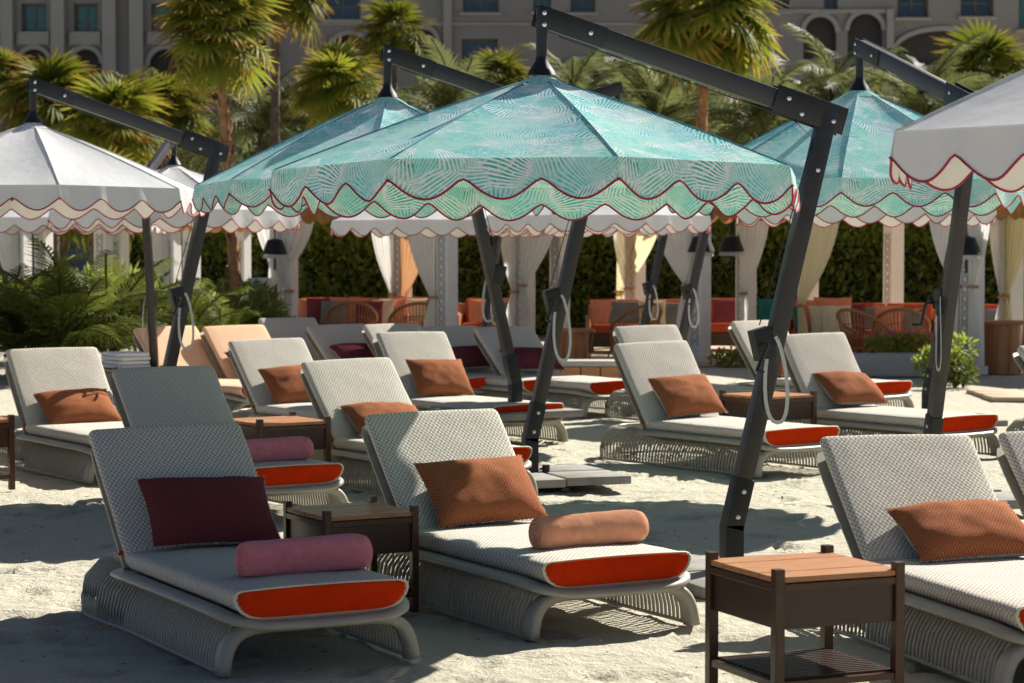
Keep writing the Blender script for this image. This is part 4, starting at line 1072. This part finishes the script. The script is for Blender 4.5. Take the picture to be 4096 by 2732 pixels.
def fret_post(parent, x, y, h, w_=.24):
    m = MB(); m.box((0, 0, h / 2), (w_, w_, h)); m.box((0, 0, .06), (w_ + .08, w_ + .08, .12)); m.box((0, 0, h - .05), (w_ + .06, w_ + .06, .10))
    p = part('post', m, 'post_white', parent, False, .006, loc=(x, y, 0))
    m = MB(); n = int((h - .45) / .13); yy = -w_ / 2 - .004
    for i in range(n):
        z = .25 + .13 * i
        for a, b_ in (((-.06, z), (0, z + .065)), ((0, z + .065), (.06, z)), ((-.06, z + .13), (0, z + .065)), ((0, z + .065), (.06, z + .13))):
            m.bar((a[0], yy, a[1]), (b_[0], yy, b_[1]), .010, .022, (0, 1, 0))
        m.bar((-.06, yy, z), (-.06, yy, z + .13), .010, .016, (0, 1, 0)); m.bar((.06, yy, z), (.06, yy, z + .13), .010, .016, (0, 1, 0))
    q = part('fretwork', m, 'lattice_grey', p, stuff=True); q['label'] = 'grey lattice inlay on the post'
    return p
def curtain(parent, x, y, w0, side, ztop, ztie, mat, seed=0, foot=True, w_tie=.10, zb=.15, rot=0.0):
    """gathered drape: wide at the top, drawn to the post at the tie; side -1/+1 says which way it spreads"""
    m = MB(); nu, nv = 40, 22; vs = []; uv = []
    for j in range(nv + 1):
        v = j / nv; z = ztop + (zb - ztop) * v; kt = (ztop - ztie) / (ztop - zb)
        if v < kt:
            q = v / kt; wd = w0 + (w_tie - w0) * (q ** 1.7)
        else:
            q = (v - kt) / (1 - kt); wd = w_tie + (.26 - w_tie) * math.sin(min(1, q * 1.3) * math.pi / 2)
        for i in range(nu + 1):
            u = i / nu; amp = .035 * (.5 + .5 * wd / w0)
            yy = amp * math.sin(u * 38 + seed) + .02 * noise.noise((u * 6, v * 3, seed))
            vs.append((side * u * wd, yy, z)); uv.append((u, v))
    m.add(vs, [(j * (nu + 1) + i, j * (nu + 1) + i + 1, (j + 1) * (nu + 1) + i + 1, (j + 1) * (nu + 1) + i) for j in range(nv) for i in range(nu)], uv)
    c = part('curtain', m, mat, parent, 'all', loc=(x, y, 0)); c.rotation_euler.z = rot
    m = MB(); m.tube([(side * .05 + .075 * math.cos(a / 12 * 6.2832), .06 * math.sin(a / 12 * 6.2832), ztie) for a in range(12)], .022, 5, close=True); part('tie_band', m, 'curtain_tan', c)
    return c
def cabana(label, fl, fr, depth, h, curtains, name='cabana'):
    (x0, y0), (x1, y1) = fl, fr
    cx, cy = (x0 + x1) / 2, (y0 + y1) / 2; ang = math.atan2(y1 - y0, x1 - x0); L = math.hypot(x1 - x0, y1 - y0)
    t = thing(name, label, 'cabana', (cx, cy, 0), ang, 'white curtained cabanas along the back')
    pos = {'fl': (-L / 2, 0), 'fr': (L / 2, 0), 'bl': (-L / 2, depth), 'br': (L / 2, depth)}
    for k in pos: fret_post(t, *pos[k], h)
    m = MB()
    for a, b_ in (('fl', 'fr'), ('bl', 'br'), ('fl', 'bl'), ('fr', 'br')): m.bar((*pos[a], h + .075), (*pos[b_], h + .075), .16, .148)
    part('beam', m, 'post_white', t, False, .004)
    m = MB(); vs = [(-L / 2 - .2, -.2, h + .16), (L / 2 + .2, -.2, h + .16), (L / 2 + .2, depth + .2, h + .16), (-L / 2 - .2, depth + .2, h + .16), (0, depth / 2, h + .75)]
    m.add(vs, [(0, 1, 4), (1, 2, 4), (2, 3, 4), (3, 0, 4)]); part('roof', m, 'canvas_white', t)
    for a, b_ in (((-L / 2 - .2, -.2), (L / 2 + .2, -.2)), ((L / 2 + .2, -.2), (L / 2 + .2, depth + .2)), ((-L / 2 - .2, depth + .2), (-L / 2 - .2, -.2)), ((L / 2 + .2, depth + .2), (-L / 2 - .2, depth + .2))):
        m = MB(); ln = math.hypot(b_[0] - a[0], b_[1] - a[1]); n = max(4, int(ln / .34)) * 8; vs = []; uv = []
        for i in range(n + 1):
            u = i / n; s = (i % 8) / 8; dp = .22 + .10 * abs(math.sin(math.pi * s)); p = (a[0] + (b_[0] - a[0]) * u, a[1] + (b_[1] - a[1]) * u)
            vs += [(p[0], p[1], h + .18), (p[0], p[1], h + .18 - dp)]; uv += [(u, 0), (u, 1)]
        m.add(vs, [(2 * i, 2 * i + 1, 2 * i + 3, 2 * i + 2) for i in range(n)], uv); part('fringe', m, 'fringe_tan', t)
    for (k, dx, w0, side, ztie, mat, sd) in curtains:
        px_, py_ = pos[k]; curtain(t, px_ + dx, py_ - .16 if k[0] == 'f' else py_ - .14, w0, side, h - .02, ztie, mat, sd)
    return t
CB = {}
def P(px, d): return (at(px, d), d)
cabana('white curtained cabana left of the middle with a coral sofa', P(288, 37.5), P(447, 35.2), 2.7, 2.22,
       [('fl', -.30, 1.05, 1, 1.05, 'curtain_white', 1), ('fl', .25, .9, -1, 1.0, 'curtain_white', 2), ('fr', -.10, .62, -1, .95, 'curtain_white', 3), ('bl', .1, .75, 1, .85, 'curtain_tan', 4), ('bl', -.05, .55, -1, .9, 'curtain_white', 5)])
cabana('white curtained cabana at centre right with hanging lanterns', P(525, 37.0), P(700, 34.6), 2.8, 2.24,
       [('fl', .05, .78, 1, 1.1, 'curtain_white', 6), ('fl', -.05, .40, -1, 1.0, 'curtain_white', 7), ('fr', -.08, .75, -1, 1.15, 'curtain_white', 8), ('bl', -.30, .95, 1, .95, 'curtain_cream', 9), ('bl', .0, .4, -1, 1.0, 'curtain_white', 10)])
cabana('white curtained cabana at right with striped cushions', P(746, 36.0), P(972, 31.3), 2.9, 2.26,
       [('fl', .10, .75, 1, 1.0, 'curtain_white', 11), ('fr', -.10, .62, -1, 1.2, 'curtain_white', 12), ('fl', 1.6, 1.0, 1, .85, 'curtain_cream', 13), ('fr', .16, .35, 1, 1.2, 'curtain_white', 14)])
cabana('white curtained cabana cut by the right edge', P(1012, 33.5), P(1190, 30.0), 2.6, 2.26, [('fl', .0, .6, 1, 1.0, 'curtain_cream', 15), ('fl', .05, .4, -1, 1.0, 'curtain_white', 16)])
cabana('white curtained cabana showing one post at the far left', P(-40, 38.5), P(22, 38.0), 2.4, 2.15, [('fr', .05, .5, -1, 1.0, 'curtain_white', 17)])
cabana('white curtained cabana half hidden behind the pair of poles at left', P(120, 40.5), P(172, 40.0), 2.2, 2.1, [('fr', .05, .55, -1, 1.0, 'curtain_white', 18)])

def sofa(x, y, rz, L, label, arms=True):
    t = thing('sofa', label, 'sofa', (x, y, 0), R(rz), 'coral sofas in the cabanas')
    m = MB(); m.box((0, 0, .20), (L, .80, .22)); part('base', m, 'teak_dark', t, False, .01)
    n = max(1, round(L / .75))
    for i in range(n):
        w_ = (L - .20) / n
        m = MB(); m.box((-L / 2 + .10 + w_ * (i + .5), -.04, .385), (w_ - .012, .72, .145)); part('seat_cushion', m, 'sofa_coral', t, True, .03)
        m = MB(); m.box((-L / 2 + .10 + w_ * (i + .5), .30, .62), (w_ - .012, .20, .46), Matrix.Rotation(-.16, 3, 'X')); part('back_cushion', m, 'sofa_coral', t, True, .05)
    m = MB(); m.box((0, .42, .46), (L, .07, .60)); part('back_frame', m, 'teak', t, False, .01)
    for s in (-1, 1):
        m = MB(); m.box((s * (L / 2 - .045), 0, .42), (.07, .78, .36)); part('armrest', m, 'teak', t, False, .01)
        for q in (-.34, .34): m = MB(); m.box((s * (L / 2 - .06), q, .045), (.07, .07, .09)); part('leg', m, 'teak_dark', t)
    return t
def scatter(x, y, z, rz, w_, h_, mat, label, lean=18, th=.16):
    o = link('cushion', pillow_mesh(w_, h_, th, hash(label) % 5).mesh('cushion', [mat, mat], 'all'))
    o.matrix_world = Matrix.Translation((x, y, z)) @ Matrix.Rotation(R(rz), 4, 'Z') @ Matrix.Rotation(R(90 - lean), 4, 'X')
    return tag(o, label, 'cushion', 'scatter cushions on the sofas')
def sofa_at(px, d, rz, L, lab): return sofa(at(px, d), d, rz, L, lab)
sofa_at(352, 38.6, -4, 2.0, 'coral sofa with mixed cushions in the left cabana')
sofa_at(487, 38.2, -6, 1.0, 'coral armchair sofa seen between the left cabana post and the poles')
sofa_at(640, 37.6, -6, 1.75, 'coral sofa behind the rattan armchair in the centre cabana')
sofa_at(726, 38.2, -8, .9, 'coral sofa end between the two lantern posts')
sofa_at(862, 35.4, -10, 2.35, 'long coral sofa behind the rattan chairs in the right cabana')
sofa_at(1012, 34.6, -10, 1.2, 'coral sofa cut by the right edge')
for i, (px, d, z, w_, h_, mt, lab, rz) in enumerate([
  (322, 38.2, .66, .52, .44, 'cushion_plum', 'plum cushion at the left end of the left sofa', 6),
  (334, 38.0, .64, .46, .40, 'cushion_grey', 'grey cushion leaning on the plum one, left sofa', -8),
  (344, 38.2, .68, .50, .44, 'cushion_salmon', 'salmon cushion in the middle of the left sofa', 4),
  (358, 38.1, .67, .50, .44, 'cushion_salmon', 'orange salmon cushion right of the middle, left sofa', -12),
  (380, 38.1, .66, .48, .42, 'cushion_cream', 'cream cushion at the right end of the left sofa', -10),
  (494, 37.9, .64, .50, .42, 'cushion_grey', 'grey cushion on the sofa behind the crossing poles', -4),
  (622, 37.3, .66, .78, .40, 'cushion_grey', 'grey long cushion on the left of the centre sofa', -4),
  (680, 37.2, .64, .66, .40, 'cushion_grey', 'grey cushion on the right of the centre sofa', -8),
  (806, 34.9, .64, .44, .42, 'cushion_teal', 'teal cushion at the left end of the right sofa', 20),
  (815, 34.8, .70, .56, .50, 'cushion_salmon', 'salmon cushion behind the striped ones, right sofa', 6),
  (824, 34.6, .64, .46, .44, 'cushion_cream', 'cream cushion in front of the salmon ones, right sofa', 16),
  (833, 34.75, .72, .58, .52, 'cushion_salmon', 'second salmon cushion leaning right, right sofa', -6),
  (837, 34.5, .64, .46, .44, 'cushion_cream', 'cream cushion at the edge of the salmon ones, right sofa', 4),
  (868, 34.9, .64, .66, .38, 'cushion_grey', 'grey cushion behind the rattan chair, right sofa', -10),
  (908, 34.9, .62, .46, .36, 'cushion_grey', 'small grey cushion near the right end of the right sofa', -10),
  (1000, 34.3, .62, .46, .40, 'cushion_grey', 'grey cushion on the sofa at the right edge', -10)]):
    scatter(at(px, d), d, z, rz, w_, h_, mt, lab)
sofa_at(426, 38.9, -6, 1.1, 'coral sofa behind the rattan chair left of the left cabana post')
for px, d, z, mt, lab, rz in [(312, 38.3, .66, 'cushion_salmon', 'salmon cushion at the far left end of the left sofa', 12), (369, 37.95, .63, 'cushion_plum', 'plum cushion before the cream one, left sofa', -6), (392, 38.2, .66, 'cushion_salmon', 'salmon cushion at the right end of the left sofa', -14), (418, 38.5, .66, 'cushion_cream', 'cream cushion on the sofa behind the rattan chair, left cabana', 4), (434, 38.5, .66, 'cushion_plum', 'plum cushion on the sofa behind the rattan chair, left cabana', -8), (482, 37.9, .66, 'cushion_salmon', 'salmon cushion on the sofa behind the crossing poles', 8), (604, 37.3, .67, 'cushion_salmon', 'salmon cushion at the left end of the centre sofa', 10), (652, 37.2, .66, 'cushion_cream', 'cream cushion in the middle of the centre sofa', -6), (726, 37.8, .66, 'cushion_plum', 'plum cushion on the sofa end between the lantern posts', 2), (850, 34.8, .66, 'cushion_plum', 'plum cushion right of the cream ones, right sofa', -8), (888, 34.8, .65, 'cushion_salmon', 'salmon cushion behind the second rattan chair, right sofa', -12)]:
    scatter(at(px, d), d, z, rz, .46, .42, mt, lab)
o = scatter(at(769, 35.7), 35.7, .72, 0, .34, .42, 'cushion_teal', 'dark teal square cushion beside the right lantern post', 8)

def rattan_chair(x, y, rz, label):
    """low tub chair: splayed woven back that sweeps down into arms"""
    t = thing('rattan_chair', label, 'chair', (x, y, 0), R(rz), 'rattan armchairs in the cabanas')
    n = 30; rim = []; low = []
    for i in range(n + 1):
        a = R(-118 + 236 * i / n); k = math.cos(a * .76); hgt = .50 + .34 * max(0, k) ** 1.4
        rim.append(Vector((math.sin(a) * (.37 + .05 * hgt), math.cos(a) * .40, hgt))); low.append(Vector((math.sin(a) * .30, math.cos(a) * .31, .30)))
    m = MB(); m.tube(rim, .026, 7); part('rim', m, 'rattan', t, 'all')
    m = MB()
    for i in range(n + 1):
        m.tube([low[i], (low[i] + rim[i]) / 2 + Vector((0, 0, -.01)), rim[i]], .010, 5)
    for q in (.3, .62):
        m.tube([low[i].lerp(rim[i], q) for i in range(n + 1)], .008, 5)
    o = part('woven_back', m, 'rattan', t, 'all', stuff=True)
    m = MB(); m.lathe([(.0, .27), (.30, .27), (.325, .29), (.30, .31), (0, .31)], 24); part('seat', m, 'rattan', t, True)
    m = MB(); m.lathe([(.0, .313), (.26, .313), (.28, .35), (.25, .385), (0, .39)], 24); part('seat_pad', m, 'sofa_coral', t, 'all')
    for sx in (-1, 1):
        for sy in (-1, 1): m = MB(); m.tube([(sx * .24, sy * .24, .29), (sx * .31, sy * .31, 0)], .020, 6, scale=[1, .75]); part('leg', m, 'rattan', t, 'all')
    for s in (0, n): m = MB(); m.tube([rim[s], rim[s] + Vector((0, .02, -.25)), rim[s] + Vector((-.03 if s else .03, .05, -.5))], .022, 6); part('arm_post', m, 'rattan', t, 'all')
    return t
rattan_chair(at(414, 36.4), 36.4, 196, 'rattan tub chair left of the left cabana post')
rattan_chair(at(352, 36.9), 36.9, 185, 'rattan tub chair in front of the left sofa')
rattan_chair(at(636, 35.6), 35.6, 215, 'rattan tub chair in front of the centre sofa')
rattan_chair(at(866, 33.0), 33.0, 130, 'rattan tub chair in front of the right sofa, facing left')
rattan_chair(at(902, 33.4), 33.4, 170, 'rattan tub chair at the right end of the right sofa')
def low_table(x, y, label, r_=.24, h=.52):
    t = thing('stool_table', label, 'stool', (x, y, 0), 0)
    m = MB(); m.lathe([(0, h - .045), (r_ * 1.35, h - .045), (r_ * 1.38, h - .02), (r_ * 1.35, h), (0, h)], 24); part('top', m, 'rattan', t, True)
    m = MB(); m.lathe([(0, 0), (r_ * 1.02, 0), (r_ * .98, .03), (r_ * .95, h - .05), (0, h - .05)], 24); part('drum', m, 'teak', t, True)
    for i in range(9): a = i * .698; m = MB(); m.tube([(r_ * 1.02 * math.cos(a), r_ * 1.02 * math.sin(a), .02), (r_ * 1.2 * math.cos(a), r_ * 1.2 * math.sin(a), h - .05)], .014, 5); part('rib', m, 'rattan', t)
    return t
low_table(at(1003, 31.6), 31.6, 'round wooden drum table at the right edge beside the post', .27, .72)
low_table(at(572, 34.4), 34.4, 'low wooden drum table left of the rattan armchair', .26, .5)

def lantern(px, d, ztop, label, lit=False):
    t = thing('lantern', label, 'lantern', (at(px, d), d, ztop - .95), 0, 'black hanging lanterns')
    m = MB(); m.lathe([(.20, .30), (.205, .31), (.12, .53), (.0, .56)], 20); part('shade', m, 'lamp_black', t, True)
    m = MB(); m.lathe([(.0, .24), (.185, .24), (.185, .295), (0, .295)], 20); part('diffuser', m, 'lamp_glass', t, True)
    m = MB(); m.lathe([(.0, .05), (.02, .06), (.02, .238), (0, .238)], 10); part('finial', m, 'lamp_black', t, True)
    m = MB(); m.tube([(0, 0, .55), (0, 0, .72)] + [(.055 * math.sin(a / 8 * math.pi), 0, .80 - .08 * math.cos(a / 8 * math.pi)) for a in range(9)], .012, 6); part('hook', m, 'lamp_black', t, True)
    return t
lantern(701, 34.1, 2.30, 'black hanging lantern before the left lantern post')
lantern(731, 35.3, 2.30, 'black hanging lantern between the two lantern posts')
lantern(966, 30.8, 2.28, 'black hanging lantern beside the right cabana post')
lantern(275, 36.8, 2.25, 'black hanging lantern before the gathered curtain at left')
t = thing('cube_lamp', 'white square lamp shade beside the gathered curtain at left', 'lamp', (at(260, 37.0), 37.0, 0))
m = MB(); m.box((0, 0, 1.05), (.34, .34, .34)); part('shade', m, 'post_white', t, True, .01)
m = MB(); m.tube([(0, 0, 0), (0, 0, .875)], .02, 6); m.lathe([(0, 0), (.12, 0), (.10, .02), (0, .02)], 12); part('stand', m, 'lamp_black', t, True)
